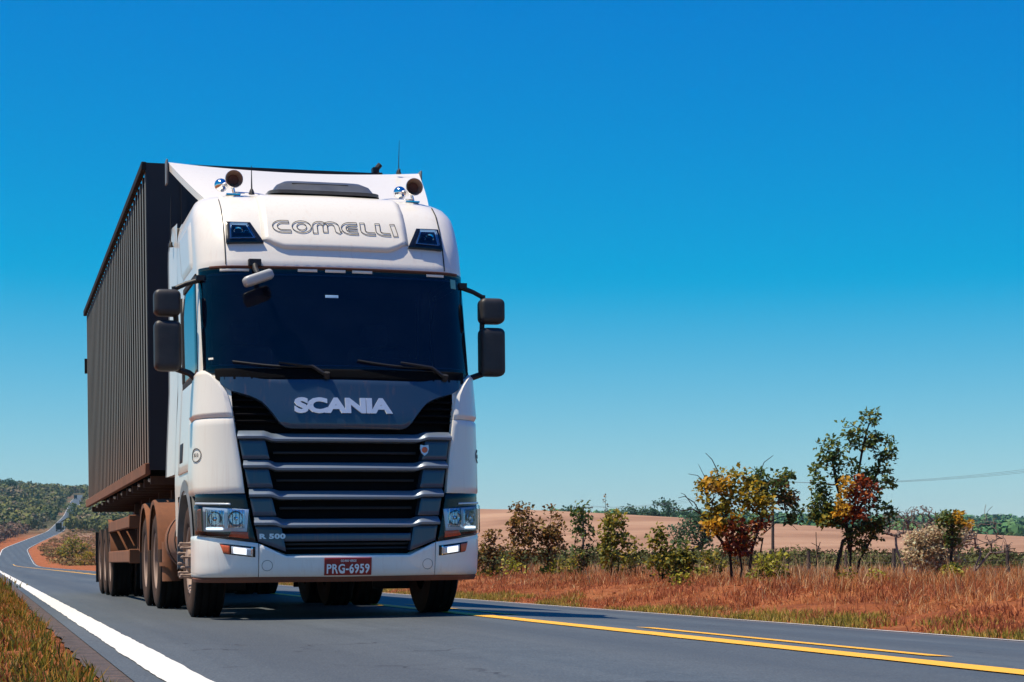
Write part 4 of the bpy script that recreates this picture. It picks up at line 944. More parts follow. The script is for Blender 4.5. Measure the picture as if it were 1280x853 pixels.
for sg in (-1, 1):
    for i in range(NR):
        y = 0.16 + (TL - 0.32) * i / (NR - 1) + 0.012 * math.sin(i * 7.3)
        inst('rib', RIB, trailer, (sg * (TW - 0.034), y, TH0 + 0.07), (0, 0, 0 if sg > 0 else math.pi), (1, 1, TH1 - TH0 - 0.155))
    rl = MB(); rl.box(sg * TW - 0.045, sg * TW + 0.012, 0.0, TL, TH0 - 0.05, TH0 + 0.075); rl.build('bottom_rail', M['dust_metal'], trailer, bevel=0.008)
    rl = MB(); rl.box(sg * TW - 0.05, sg * TW + 0.004, -0.002, TL, TH1 - 0.09, TH1); rl.build('top_rail', M['rib'], trailer, bevel=0.008)
    for k in range(9):   # small side marker lamps under the rail
        y = 0.5 + k * 1.45; q = MB(); q.lathe([(0, 0.02), (0.02, 0.018), (0.026, 0.001)], 10, 'x'); o = q.build('side_lamp', M['marker'], trailer); o.location = (sg * (TW - 0.05), y, TH0 - 0.09); o.rotation_euler = (0, 0, 0 if sg > 0 else math.pi)
    # side guard
    gd = MB()
    for (z0, z1) in ((0.94, 1.09), (0.50, 0.66)):
        gd.box(sg * 1.24 - 0.03, sg * 1.24 + 0.03, 3.5, 7.6, z0, z1)
    g = gd.build('side_guard', M['dust_metal'], trailer, bevel=0.012)
    for y in (3.53, 4.9, 6.3, 7.5):
        q = MB(); q.box(sg * 0.86 - 0.03, sg * 0.86 + 0.03, y, y + 0.07, 0.5, 1.44); q.box(min(sg * 0.89, sg * 1.208), max(sg * 0.89, sg * 1.208), y, y + 0.05, 0.99, 1.04); q.build('guard_post', M['brown_metal'], g)
    for (z0, z1) in ((0.93, 1.10), (0.49, 0.67)):
        q = MB(); q.box(min(sg * 1.0, sg * 1.275), max(sg * 1.0, sg * 1.275), 3.44, 3.5, z0, z1); q.box(sg * 1.12 - 0.05, sg * 1.12 + 0.05, 3.45, 3.49, z0 - (0.27 if z0 > 0.8 else 0.0), z0 if z0 > 0.8 else z1); q.build('guard_end', M['dust_metal'], g, bevel=0.01)
    rl = MB(); rl.box(sg * 0.5 - 0.06, sg * 0.5 + 0.06, 0.6, TL - 0.1, 1.14, 1.44); rl.build('chassis_rail', M['brown_metal'], trailer)
    for y in (7.95, 9.2, 10.45):
        wheel(trailer, sg * 1.09, y, sg, RIM_R); wheel(trailer, sg * 0.755, y, sg, RIM_R)
    q = MB(); rows = []
    for i in range(9):
        a = R(5 + 85 * i / 8); rows.append([(sg * x, 7.95 - math.cos(a) * 0.64, 0.52 + math.sin(a) * 0.62) for x in (1.26, 0.58)])
    q.grid(rows); q.build('mudguard', M['dust_metal'], trailer)
    q = MB(); q.box(min(sg * 0.58, sg * 1.26), max(sg * 0.58, sg * 1.26), 11.15, 11.17, 0.18, 1.0); q.build('mud_flap', M['rubber'], trailer)
    q = MB(); q.box(sg * 0.75 - 0.07, sg * 0.75 + 0.07, 2.55, 2.72, 0.45, 1.4); q.box(sg * 0.75 - 0.14, sg * 0.75 + 0.14, 2.48, 2.80, 0.40, 0.45); q.build('landing_leg', M['brown_metal'], trailer, bevel=0.01)
for i in range(14):
    y = 0.3 + i * 0.9; q = MB(); q.box(-1.26, 1.26, y, y + 0.08, 1.36, 1.448); q.build('cross_member', M['brown_metal'], trailer)
for y in (7.95, 9.2, 10.45):
    q = MB(); q.tube([(-0.95, y, 0.52), (0.95, y, 0.52)], 0.08, 10); q.build('trailer_axle', M['brown_metal'], trailer)
q = MB(); q.box(-1.2, 1.2, TL - 0.2, TL - 0.1, 0.5, 0.62); q.box(-0.55, -0.45, TL - 0.2, TL - 0.1, 0.6, 1.2); q.box(0.45, 0.55, TL - 0.2, TL - 0.1, 0.6, 1.2); q.build('rear_underrun_bar', M['brown_metal'], trailer)
q = MB(); q.box(-1.34, -1.30, TL - 0.1, TL, 3.75, 4.0); q.build('door_hinge', M['rib'], trailer)
q = MB(); q.box(1.20, 1.27, 0.02, 0.12, TH1, TH1 + 0.06); q.tube([(1.24, 0.06, TH1 + 0.04), (1.29, 0.06, TH1 + 0.10)], 0.03, 8); q.build('top_catch', M['black'], trailer)
# ------------------------------------------------------------------ plants
BARK = plain('dark_bark', (0.035, 0.024, 0.019), 0.9, spec=0.2, var=0.4, scale=14, bmp=0.6, bscale=40)
BARK_G = plain('grey_bare_wood', (0.17, 0.13, 0.115), 0.9, spec=0.2, var=0.35, scale=14, bmp=0.5, bscale=40)
LEAF = {
 'brown':  leaf_mat('bronze_leaves', [(0, (0.06, 0.045, 0.014)), (0.35, (0.16, 0.095, 0.026)), (0.7, (0.30, 0.135, 0.04)), (1, (0.24, 0.20, 0.03))]),
 'olive':  leaf_mat('olive_leaves', [(0, (0.06, 0.08, 0.015)), (0.4, (0.16, 0.165, 0.022)), (0.75, (0.30, 0.25, 0.026)), (1, (0.40, 0.27, 0.028))]),
 'yellow': leaf_mat('yellow_green_leaves', [(0, (0.08, 0.085, 0.012)), (0.3, (0.20, 0.18, 0.018)), (0.7, (0.38, 0.28, 0.022)), (1, (0.50, 0.28, 0.018))]),
 'gold':   leaf_mat('golden_leaves', [(0.000, (0.232, 0.131, 0.014)), (0.500, (0.609, 0.319, 0.020)), (1.000, (0.620, 0.377, 0.029))]),
 'red':    leaf_mat('rust_red_leaves', [(0.000, (0.072, 0.017, 0.009)), (0.500, (0.232, 0.043, 0.017)), (0.850, (0.435, 0.094, 0.023)), (1.000, (0.522, 0.189, 0.029))]),
 'green':  leaf_mat('deep_green_leaves', [(0, (0.035, 0.065, 0.02)), (0.5, (0.085, 0.14, 0.032)), (0.85, (0.15, 0.19, 0.035)), (1, (0.30, 0.24, 0.03))]),
 'bluegreen': leaf_mat('distant_green_leaves', [(0.000, (0.017, 0.049, 0.029)), (0.500, (0.041, 0.102, 0.052)), (1.000, (0.087, 0.160, 0.065))]),
 'pale':   leaf_mat('pale_dry_leaves', [(0.000, (0.290, 0.174, 0.102)), (0.500, (0.580, 0.420, 0.246)), (1.000, (0.620, 0.620, 0.406))]),
 'lime':   leaf_mat('lime_leaves', [(0.000, (0.116, 0.123, 0.014)), (0.500, (0.290, 0.290, 0.029)), (1.000, (0.493, 0.420, 0.043))]),
}
def leaf_cloud(rng, centres, radii, counts, size, flat=0.25):
    """leaf-sized folded diamonds scattered in clumps"""
    C = np.repeat(np.asarray(centres, float), counts, axis=0); Rr = np.repeat(np.asarray(radii, float), counts)
    n = len(C); d = rng.normal(size=(n, 3)); d /= np.linalg.norm(d, axis=1)[:, None]
    d[:, 2] *= 0.85
    P_ = C + d * (Rr * rng.uniform(0.25, 1.0, n) ** 0.6)[:, None]
    nn = rng.normal(size=(n, 3)) * 0.75 + np.array([-0.25, -0.1, 0.85]); nn /= np.linalg.norm(nn, axis=1)[:, None]
    t = rng.normal(size=(n, 3)) + d * 1.1; t -= nn * np.sum(t * nn, 1)[:, None]; t /= np.linalg.norm(t, axis=1)[:, None]
    s = np.cross(t, nn)
    L = size * rng.uniform(0.6, 1.35, n)[:, None]; W = L * rng.uniform(0.28, 0.42, n)[:, None]
    a = P_; b = P_ + t * L * 0.5 + s * W + nn * W * 0.35; c = P_ + t * L - nn * L * 0.12; e = P_ + t * L * 0.5 - s * W + nn * W * 0.35
    V = np.stack([a, b, c, e], 1).reshape(-1, 3); i = np.arange(n)[:, None] * 4
    return V, np.concatenate([i + np.array([[0, 1, 2]]), i + np.array([[0, 2, 3]])], 0)
def grow(rng, trunk_pts, targets, wander=0.12, pen=0.35):
    """branches reach from the trunk towards every target point; thickness follows what each branch carries"""
    nodes = [np.array(p, float) for p in trunk_pts]; par = [-1] + list(range(len(nodes) - 1)); tips = []
    order = sorted(range(len(targets)), key=lambda i: np.linalg.norm(np.array(targets[i]) - nodes[-1]))
    for i in order:
        T = np.array(targets[i], float); A = np.array(nodes)
        dd = np.linalg.norm(A - T, axis=1); up = np.maximum(0, A[:, 2] - T[:, None][2] if False else A[:, 2] - T[2])
        k = int(np.argmin(dd + up * 1.2 + pen * (np.arange(len(A)) == 0)))
        L = dd[k]; steps = max(2, min(6, int(L / 0.16)))
        p0 = nodes[k]; last = k; bend = rng.normal(size=3) * wander * L; bend[2] = abs(bend[2]) * -0.3
        for s in range(1, steps + 1):
            t = s / steps; p = p0 + (T - p0) * t + bend * math.sin(math.pi * t) + (rng.normal(size=3) * 0.03 * L if s < steps else 0)
            nodes.append(p); par.append(last); last = len(nodes) - 1
        tips.append(last)
    return nodes, par, tips
def wood(mb, nodes, par, r_tip, power=2.3, r_max=1.0, taper_base=1.0):
    n = len(nodes); kids = [[] for _ in range(n)]
    for i, p in enumerate(par):
        if p >= 0: kids[p].append(i)
    acc = [0.0] * n
    for i in range(n - 1, -1, -1):
        acc[i] = sum(acc[k] for k in kids[i]) if kids[i] else r_tip ** power
        acc[i] = max(acc[i], r_tip ** power)
    rad = [min(r_max, a ** (1 / power)) for a in acc]
    done = set()
    for i in range(n):
        for k in kids[i]:
            if k in done: continue
            chain = [i, k]; done.add(k); cur = k
            while kids[cur]:
                nx = max(kids[cur], key=lambda q: acc[q])
                if nx in done: break
                done.add(nx); chain.append(nx); cur = nx
            rr = [rad[q] for q in chain]; rr[0] = min(rad[i], rr[1] * 1.15) if par[i] >= 0 or i else rad[0] * taper_base
            mb.tube([nodes[q] for q in chain], rr, 6 if rr[0] > 0.02 else 4, cap=False)
def in_ell(rng, ells, n):
    w = np.array([e[3] * e[4] * e[5] for e in ells]) ** 0.6; w /= w.sum(); out = []
    for k in rng.choice(len(ells), n, p=w):
        d = rng.normal(size=3); d /= np.linalg.norm(d); r = rng.uniform(0.35, 1.0) ** 0.5; e = ells[k]
        out.append((e[0] + d[0] * e[3] * r, e[1] + d[1] * e[4] * r, e[2] + d[2] * e[5] * r))
    return out
def tree(name, label, cat, loc, stems, ells, seed, nt=40, leaf='olive', nl=26, size=0.09, clump=0.13, r_tip=0.006, bark=None, extra=None, bare=None, group=None, rmax=0.08, wander=0.12, limbs=None):
    """stems: list of trunk polylines; ells: crown ellipsoids (x,y,z,rx,ry,rz); extra: more foliage [(ells, leaf, targets)]"""
    rng = np.random.default_rng(seed); o = empty(name, (loc[0], loc[1], gz(*loc) - 0.03), (0, 0, -CAM_YAW)); tag(o, label, cat, group)
    tg = in_ell(rng, ells, nt) if nt else []; sets = [(tg, leaf)]
    for (e2, l2, n2) in (extra or []): sets.append((in_ell(rng, e2, n2), l2))
    allt = [t for s in sets for t in s[0]] + (bare or [])
    mb = MB()
    per = [[] for _ in stems]
    for t in allt: per[int(np.argmin([np.linalg.norm(np.array(s[-1]) - np.array(t)) + 0.15 * rng.random() for s in stems]))].append(t)
    for s, tt in zip(stems, per):
        if not tt: tt = [s[-1]]
        nodes, par, tips = grow(rng, s, tt, wander); wood(mb, nodes, par, r_tip, 2.25, rmax, 1.25)
    for pts, r0, r1 in (limbs or []): mb.tube(pts, [r0 + (r1 - r0) * i / (len(pts) - 1) for i in range(len(pts))], 5, cap=False)
    mb.build('trunk', bark or BARK, o, normals=False, angle=60)
    for tset, lf in sets:
        if not tset or nl == 0: continue
        V, F = leaf_cloud(rng, tset, [clump * rng.uniform(0.6, 1.5) for _ in tset], [max(3, int(nl * rng.uniform(0.4, 1.6))) for _ in tset], size)
        raw_mesh('crown', V, [F], LEAF[lf], o)
    return o
def px_tree(px, d): return place(px, d)

G1 = 'roadside shrubs beside the truck'
# each: bearing, distance, height ... sizes in metres
def shrub(px, d, h, w, label, seed, leaf, nt=46, nl=24, size=0.085, lo=0.18, extra=None, name='shrub', cat='shrub', clump=0.12, group=None, lean=0.0, stems=2, shape=None):
    if px < 800: d *= 1.36; h *= 1.34; w *= 1.34; size *= 1.15; clump *= 1.2
    nl = int(nl * 0.62); nt = int(nt * 1.15)
    rng = random.Random(seed); loc = place(px, d); st = []
    for k in range(stems):
        a = (k - (stems - 1) / 2) * w * 0.18
        st.append([(a * 0.4, 0, 0), (a + lean * 0.15 + rng.uniform(-.03, .03), rng.uniform(-.05, .05), h * 0.16), (a * 1.3 + lean * 0.4, rng.uniform(-.08, .08), h * 0.34)])
    ells = shape or [(lean * 0.4, 0, h * 0.42, w * 0.5, w * 0.42, h * 0.26), (lean * 0.7 + rng.uniform(-.1, .1) * w, 0, h * 0.66, w * 0.40, w * 0.36, h * 0.22), (lean + rng.uniform(-.12, .12) * w, 0, h * 0.86, w * 0.24, w * 0.24, h * 0.13)]
    return tree(name, label, cat, loc, st, ells, seed, nt, leaf, nl, size, clump, 0.005, extra=extra, group=group, rmax=0.05)

shrub(613, 33, 0.90, 0.50, 'low bronze-leaved shrub just right of the truck bumper', 1, 'brown', 34, extra=[([(0, -0.05, 0.12, .25, .2, .1)], 'olive', 12)])
shrub(655, 34, 1.42, 0.80, 'tallest bronze-leaved shrub, second to the right of the truck', 2, 'brown', 64, 26)
shrub(688, 34, 1.34, 0.56, 'slim bronze shrub third to the right of the truck', 3, 'brown', 46, 24, lean=0.06, extra=[([(-.05, -0.05, 0.15, .3, .2, .1)], 'lime', 14)])
shrub(727, 34.5, 1.46, 0.46, 'thin grey-green shrub standing before the crossarm pole', 4, 'green', 40, 22, extra=[([(0, 0, .4, .2, .2, .2)], 'brown', 12)], stems=3)
shrub(768, 33.5, 1.26, 0.66, 'bright olive shrub with big yellowish leaves under the tall dry stalk', 5, 'olive', 56, 24, 0.10)
shrub(792, 34, 0.78, 0.34, 'small olive shrub leaning against the bright olive shrub', 55, 'olive', 22, 20, 0.085)
shrub(826, 33, 1.0, 0.42, 'pointed olive shrub with a narrow top left of the forked yellow tree', 6, 'olive', 36, 24, shape=[(0, 0, .42, .24, .2, .26), (-.02, 0, .78, .1, .1, .24)])
shrub(848, 34, 0.86, 0.44, 'rounded dark olive shrub beside the pointed shrub', 7, 'green', 34, 22, extra=[([(0.1, -0.1, .55, .16, .14, .2)], 'olive', 16)])
shrub(877, 38, 0.34, 0.3, 'tiny bright shrub low in the dry grass left of the forked tree', 8, 'lime', 12, 16, 0.07)
shrub(890, 40, 0.62, 0.46, 'small olive shrub at the foot of the forked yellow tree', 9, 'olive', 22, 18)
shrub(853, 31, 0.30, 0.32, 'low yellow-green tuft bush on the red bank', 10, 'lime', 12, 16, 0.06, stems=1)
shrub(965, 30, 0.52, 0.66, 'spreading lime-green bush on the bank right of the forked tree', 11, 'lime', 40, 20, 0.07, clump=0.10)
shrub(1056, 29.5, 0.30, 0.30, 'small dark bush at the base of the tall green tree', 12, 'olive', 14, 18, 0.06)
shrub(1098, 30, 0.26, 0.22, 'tiny yellow-green bush in dry grass right of the tall green tree', 13, 'lime', 9, 14, 0.06, stems=1)
shrub(706, 32.5, 0.42, 0.5, 'low olive undergrowth bush between the slim bronze shrub and the thin grey-green shrub', 14, 'olive', 20, 18, 0.07)
shrub(640, 32.5, 0.36, 0.42, 'low yellowish undergrowth bush in front of the tallest bronze shrub', 15, 'lime', 16, 16, 0.07)

# forked yellow tree (dark stems, golden crown, rust patch low on the right, bare limbs to the left and above)
s_ = 33.0 / 2350
def q(px0, py0, bx, by): return ((px0 - bx) * s_, (by - py0) * s_)
def E(px, py, rx, ry, bx, by, dy=0.0, k=s_): return ((px - bx) * k, dy, (by - py) * k, rx * k, max(0.25, rx * k * 0.7), ry * k)
B = (918, 726)
def T(px, py, dy=0.0, b=None, k=s_):
    b = b or B; return ((px - b[0]) * k, dy, (b[1] - py) * k)
tree('forked_tree', 'golden yellow forked tree with dark stems and bare limbs reaching left', 'tree', place(918, 33),
     [[T(915, 728), T(914, 705), T(912, 680), T(905, 655)], [T(926, 728, .1), T(928, 705, .1), T(924, 680, .05), T(928, 650)]],
     [E(893, 612, 24, 30, *B), E(915, 600, 20, 20, *B), E(940, 612, 16, 18, *B), E(900, 640, 22, 18, *B), E(950, 625, 14, 14, *B)], 21, 95, 'yellow', 19, 0.085, 0.14,
     extra=[([E(925, 655, 18, 10, *B, dy=-.2), E(945, 650, 10, 8, *B, dy=-.2), E(915, 672, 20, 10, *B, dy=-.1)], 'red', 26), ([E(890, 650, 10, 8, *B, dy=-.25), E(922, 640, 10, 8, *B, dy=-.25), E(893, 600, 16, 10, *B, dy=-.25)], 'gold', 16)],
     limbs=[([T(912, 682), T(897, 664), T(886, 645), T(876, 636), T(866, 630), T(852, 632), T(842, 629)], .03, .006), ([T(876, 636), T(868, 622), T(856, 614), T(848, 616)], .012, .005), ([T(866, 626), T(856, 612), T(851, 610)], .008, .004),
            ([T(900, 600), T(896, 580), T(890, 568), T(882, 560)], .012, .005), ([T(885, 600), T(872, 588), T(860, 586)], .009, .004), ([T(884, 596), T(876, 580), T(873, 574)], .007, .003)], rmax=0.075)
B = (942, 720)
tree('open_crowned_tree', 'sparse brownish-green tree with open forked branches beside the golden tree', 'tree', place(942, 35),
     [[T(938, 722), T(937, 700), T(940, 675), T(948, 650), T(955, 625)], [T(950, 722, .15), T(950, 690, .1), T(955, 660, .05)]],
     [E(945, 580, 14, 12, *B), E(968, 585, 20, 10, *B), E(990, 600, 14, 12, *B), E(985, 578, 8, 10, *B), E(995, 632, 8, 12, *B), E(958, 600, 12, 10, *B), E(925, 640, 14, 30, *B)], 22, 52, 'green', 20, 0.085, 0.11,
     extra=[([E(968, 592, 20, 10, *B), E(990, 608, 12, 9, *B)], 'brown', 18), ([E(935, 660, 16, 20, *B, dy=.2), E(930, 690, 14, 14, *B, dy=.2)], 'brown', 16)],
     limbs=[([T(948, 610), T(950, 585), T(952, 570), T(956, 560), T(968, 551)], .014, .005), ([T(950, 580), T(942, 570), T(936, 566)], .008, .004), ([T(946, 600), T(934, 582), T(922, 576)], .009, .004), ([T(955, 625), T(968, 606), T(984, 596), T(1000, 602)], .016, .005), ([T(960, 640), T(980, 632), T(998, 634)], .014, .006), ([T(955, 655), T(972, 640), T(990, 640), T(1000, 650)], .010, .004)], rmax=0.06)
# tall green tree with the red and gold foliage patches in front
B = (1060, 732)
tree('tall_green_tree', 'tallest roadside tree, airy dark-green crown with a rust-red patch', 'tree', place(1060, 33),
     [[T(1043, 735), T(1047, 705), T(1054, 675), T(1060, 672, .05)], [T(1064, 730, .1), T(1064, 700, .1), T(1066, 660, .05), T(1070, 620), T(1074, 585), T(1079, 555), T(1086, 530)], [T(1064, 690, .1), T(1056, 640, 0), T(1046, 605), T(1040, 572)], [T(1067, 650, .1), T(1084, 620, .1), T(1098, 590, .1), T(1104, 565, .1)], [T(1072, 728, .2), T(1077, 700, .2), T(1088, 680, .2)]],
     [E(1088, 520, 10, 10, *B), E(1062, 535, 12, 10, *B), E(1080, 550, 22, 16, *B), E(1040, 560, 18, 16, *B), E(1104, 560, 14, 18, *B), E(1030, 590, 16, 22, *B), E(1095, 600, 22, 24, *B), E(1055, 585, 18, 18, *B), E(1025, 630, 16, 22, *B), E(1040, 645, 22, 14, *B), E(1100, 640, 22, 22, *B), E(1080, 668, 26, 18, *B)], 23, 230, 'green', 14, 0.080, 0.095,
     extra=[([E(1072, 615, 17, 17, *B, dy=-.35), E(1068, 640, 14, 10, *B, dy=-.3)], 'red', 42), ([E(1052, 612, 8, 16, *B, dy=-.4), E(1046, 636, 9, 9, *B, dy=-.4)], 'gold', 22), ([E(1085, 665, 24, 20, *B, dy=.2)], 'brown', 26), ([E(1030, 645, 18, 12, *B, dy=-.1)], 'olive', 20)],
     bare=[T(1115, 640), T(1012, 600)], rmax=0.07)
k2 = 52.0 / 2350; B = (1140, 722)
tree('bare_tree', 'wide grey leafless tree with a rounded twiggy crown in the field', 'tree', place(1140, 52),
     [[T(1128, 724, 0, B, k2), T(1130, 705, 0, B, k2), T(1122, 686, 0, B, k2)], [T(1148, 722, .2, B, k2), T(1150, 702, .2, B, k2), T(1160, 684, .2, B, k2)]],
     [E(1120, 650, 24, 18, *B, k=k2), E(1150, 643, 24, 16, *B, k=k2), E(1172, 652, 18, 16, *B, k=k2)], 24, 620, 'pale', 0, 0.05, 0.1, r_tip=0.0085, bark=BARK_G, rmax=0.036, wander=0.05)
B = (1165, 728)
tree('pale_shrub', 'broad shrub covered with pale cream dry leaves right of the tall tree', 'shrub', place(1165, 36),
     [[T(1150, 725), T(1152, 705), T(1148, 690)], [T(1172, 728, .1), T(1174, 705, .1), T(1180, 688, .1)]],
     [E(1158, 668, 27, 18, *B), E(1185, 655, 24, 15, *B), E(1146, 685, 22, 14, *B), E(1203, 660, 14, 16, *B), E(1172, 692, 28, 18, *B)], 25, 200, 'pale', 22, 0.07, 0.13, bark=BARK_G, rmax=0.05)
B = (1187, 738)
tree('vine_column', 'narrow dark shrub with golden leaf tips in front of the pale shrub', 'shrub', place(1187, 31),
     [[T(1187, 740), T(1188, 715), T(1190, 690), T(1190, 665)]],
     [E(1188, 662, 14, 12, *B), E(1191, 685, 9, 14, *B), E(1188, 722, 13, 12, *B)], 26, 52, 'green', 22, 0.06, 0.07,
     extra=[([E(1190, 658, 12, 8, *B, dy=-.1), E(1204, 665, 4, 4, *B, dy=-.1)], 'gold', 12), ([E(1190, 725, 13, 12, *B, dy=-.1)], 'lime', 18)], rmax=0.04)
B = (1216, 735)
tree('bare_shrub', 'leafless forked grey shrub near the right edge of the view', 'shrub', place(1216, 32),
     [[T(1214, 737), T(1219, 715), T(1226, 700)], [T(1220, 720, .05), T(1238, 698, .05)]],
     [E(1228, 672, 26, 22, *B), E(1205, 672, 14, 20, *B), E(1250, 690, 16, 14, *B)], 27, 190, 'pale', 0, 0.05, 0.1, r_tip=0.0045, bark=BARK_G, rmax=0.018, bare=[T(1232, 640), T(1240, 642)], wander=0.08)
# slim saplings and dry stalks in the grass
for i, (px, d, h, lab) in enumerate(((1020, 40, 1.05, 'thin bare sapling in the grass left of the tall green tree'), (1180, 44, 0.9, 'thin bare sapling behind the pale shrub'), (1262, 40, 0.8, 'thin bare sapling by the right edge'), (985, 46, 0.8, 'thin bare sapling beside the utility pole'))):
    loc = place(px, d); rng = np.random.default_rng(60 + i)
    o = empty('sapling', (loc[0], loc[1], gz(*loc) - 0.02)); tag(o, lab, 'sapling'); mb = MB()
    nodes, par, tips = grow(rng, [(0, 0, 0), (0.02, 0, h * .5), (0, 0, h)], [(rng.normal() * .15, rng.normal() * .15, h * rng.uniform(.5, 1)) for _ in range(7)]); wood(mb, nodes, par, 0.008, 2.4, 0.03)
    mb.build('stem', BARK, o, normals=False)
loc = place(757, 48); o = empty('dry_stalk', (loc[0], loc[1], gz(*loc) - 0.02)); tag(o, 'tall thin dry flower stalk rising above the bright olive shrub', 'plant')
mb = MB(); hh = 2.12; mb.tube([(0, 0, 0), (0.02, 0, hh * .5), (-0.01, 0, hh)], [0.012, 0.009, 0.004], 5); mb.build('stem', BARK, o)
rng = np.random.default_rng(70); cs = [(rng.uniform(-.03, .04), rng.uniform(-.03, .03), z) for z in np.arange(1.4, hh, 0.11)]
V, F = leaf_cloud(rng, cs, [0.035] * len(cs), [9] * len(cs), 0.05); raw_mesh('seed_pods', V, [F], LEAF['brown'], o)

# ------------------------------------------------------------------ low scrub band in the field, far trees, wooded hills
def round_tree(name, label, px, d, h, w, leaf, seed, group=None, n=50, trunk=0.35, size=None, flat=1.0):
    X, Y = place(px, d); rng = np.random.default_rng(seed)
    return tree(name, label, 'tree' if trunk > 0.2 else 'bush', (X, Y), [[(0, 0, 0), (0.02 * h, 0, h * trunk * .6), (0, 0, h * trunk)]],
                [(0, 0, h * (trunk + (1 - trunk) * 0.5), w * .5, w * .5, h * (1 - trunk) * 0.5 * flat), (w * .15, 0, h * (trunk + (1 - trunk) * 0.65), w * .3, w * .3, h * (1 - trunk) * .35)], seed, n, leaf, 14, size or h * 0.10, h * 0.12, r_tip=h * 0.006, rmax=h * 0.03, group=group)
fts = [(709, 690, 9, 8), (735, 700, 7, 7), (786, 640, 8, 7), (808, 640, 8.5, 9), (828, 640, 10.5, 9), (841, 655, 8, 8), (859, 650, 9.5, 11), (872, 660, 6, 9), (884, 665, 6, 9)]
fl = ['far flat-topped tree on the ridge above the thin grey-green shrub', 'far low tree on the ridge right of the thin grey-green shrub', 'far small tree on the ridge right of the dry stalk', 'far umbrella-shaped tree standing alone on the ridge', 'far tall tree with layered crown on the ridge', 'far rounded tree right of the layered one on the ridge', 'far broad tree on the ridge left of the golden tree', 'far low tree under the bare limbs of the golden tree', 'far low tree just left of the golden tree crown']
for i, ((px, d, h, w), lb) in enumerate(zip(fts, fl)):
    round_tree('ridge_tree', lb, px, d, h, w, 'bluegreen', 300 + i, 'trees along the far ridge', n=34, trunk=0.45 if i in (3, 4) else 0.2, flat=0.6 if i == 3 else 1.0)
round_tree('field_tree', 'small dark round-headed tree in the field left of the golden tree', 866, 95, 2.9, 2.2, 'bluegreen', 330, n=110, trunk=0.4, size=0.15)
round_tree('verge_bush', 'yellow-green bush on the verge beside the far road, left of the trailer', 91, 330, 4.6, 5.4, 'olive', 331, n=60, trunk=0.1, size=0.42)
round_tree('verge_bush', 'smaller rusty bush on the verge close to the trailer tail', 106, 230, 1.9, 2.4, 'yellow', 332, n=40, trunk=0.1, size=0.2)
round_tree('hilltop_tree', 'lone flat-topped tree on the skyline at the far left', 10, 1500, 13, 14, 'bluegreen', 333, n=34, trunk=0.5, flat=0.5)
round_tree('verge_bush', 'dark bush where the far road bends out of sight', 89, 1130, 9, 11, 'green', 334, n=40, trunk=0.1, size=0.9)

def canopy(name, label, pts, hs, ws, leafmat, seed, per=46, lf=0.34):
    """many far crowns reading as one mass: leaf clumps on small domes"""
    rng = np.random.default_rng(seed); n = len(pts); c = np.repeat(np.arange(n), per)
    d = rng.normal(size=(n * per, 3)); d[:, 2] = np.abs(d[:, 2]) * 0.9 - 0.25; d /= np.linalg.norm(d, axis=1)[:, None]
    r = rng.uniform(0.7, 1.05, n * per)[:, None]; h = hs[c][:, None]; w = ws[c][:, None]
    P_ = pts[c] + np.concatenate([d[:, :2] * w * 0.5, d[:, 2:] * h * 0.45], 1) * r + np.concatenate([np.zeros((n * per, 2)), h * 0.5], 1)
    t = np.cross(d, rng.normal(size=d.shape)); t /= np.linalg.norm(t, axis=1)[:, None]; s = np.cross(d, t) * 0.8 + d * rng.normal(size=(n * per, 1)) * 0.5
    L = (w + h) * 0.5 * lf * rng.uniform(0.5, 1.2, n * per)[:, None]
    V = np.stack([P_ - t * L * .5, P_ + s * L * .5, P_ + t * L * .55, P_ - s * L * .45], 1).reshape(-1, 3); F = np.arange(n * per * 4).reshape(-1, 4)
    o = raw_mesh(name, V, [F], leafmat); tag(o, label, kind='stuff'); return o
def wood_mat(name, cols):
    m = bpy.data.materials.new(name); m.use_nodes = True; nt = m.node_tree; b = nt.nodes['Principled BSDF']; v = tco(nt)
    n = noise(nt, 0.03, 6, 0.75, v); r = ramp(nt, cols); nt.links.new(n.outputs[0], r.inputs[0])
    g = nt.nodes.new('ShaderNodeNewGeometry'); c = mixc(nt, 0.75, r.outputs[0], mixc(nt, g.outputs['Random Per Island'], (0.4, 0.4, 0.4), (1.6, 1.6, 1.6)), 'MULTIPLY')
    nt.links.new(c, b.inputs['Base Color']); b.inputs['Roughness'].default_value = 0.9; b.inputs['Specular IOR Level'].default_value = 0.1
    return m
WOOD = wood_mat('mixed_dry_woodland', [(0.28, (0.20, 0.135, 0.10)), (0.42, (0.16, 0.125, 0.075)), (0.48, (0.095, 0.105, 0.04)), (0.54, (0.15, 0.14, 0.04)), (0.60, (0.075, 0.10, 0.04)), (0.68, (0.20, 0.15, 0.09))])
WOODB = wood_mat('grey_brown_scrub', [(0.30, (0.055, 0.05, 0.045)), (0.45, (0.12, 0.085, 0.07)), (0.55, (0.19, 0.11, 0.075)), (0.65, (0.10, 0.10, 0.05)), (0.75, (0.24, 0.12, 0.07))])
WOODG = wood_mat('green_far_woodland', [(0.350, (0.051, 0.128, 0.054)), (0.500, (0.085, 0.170, 0.065)), (0.650, (0.136, 0.196, 0.060))])
rng = np.random.default_rng(900)
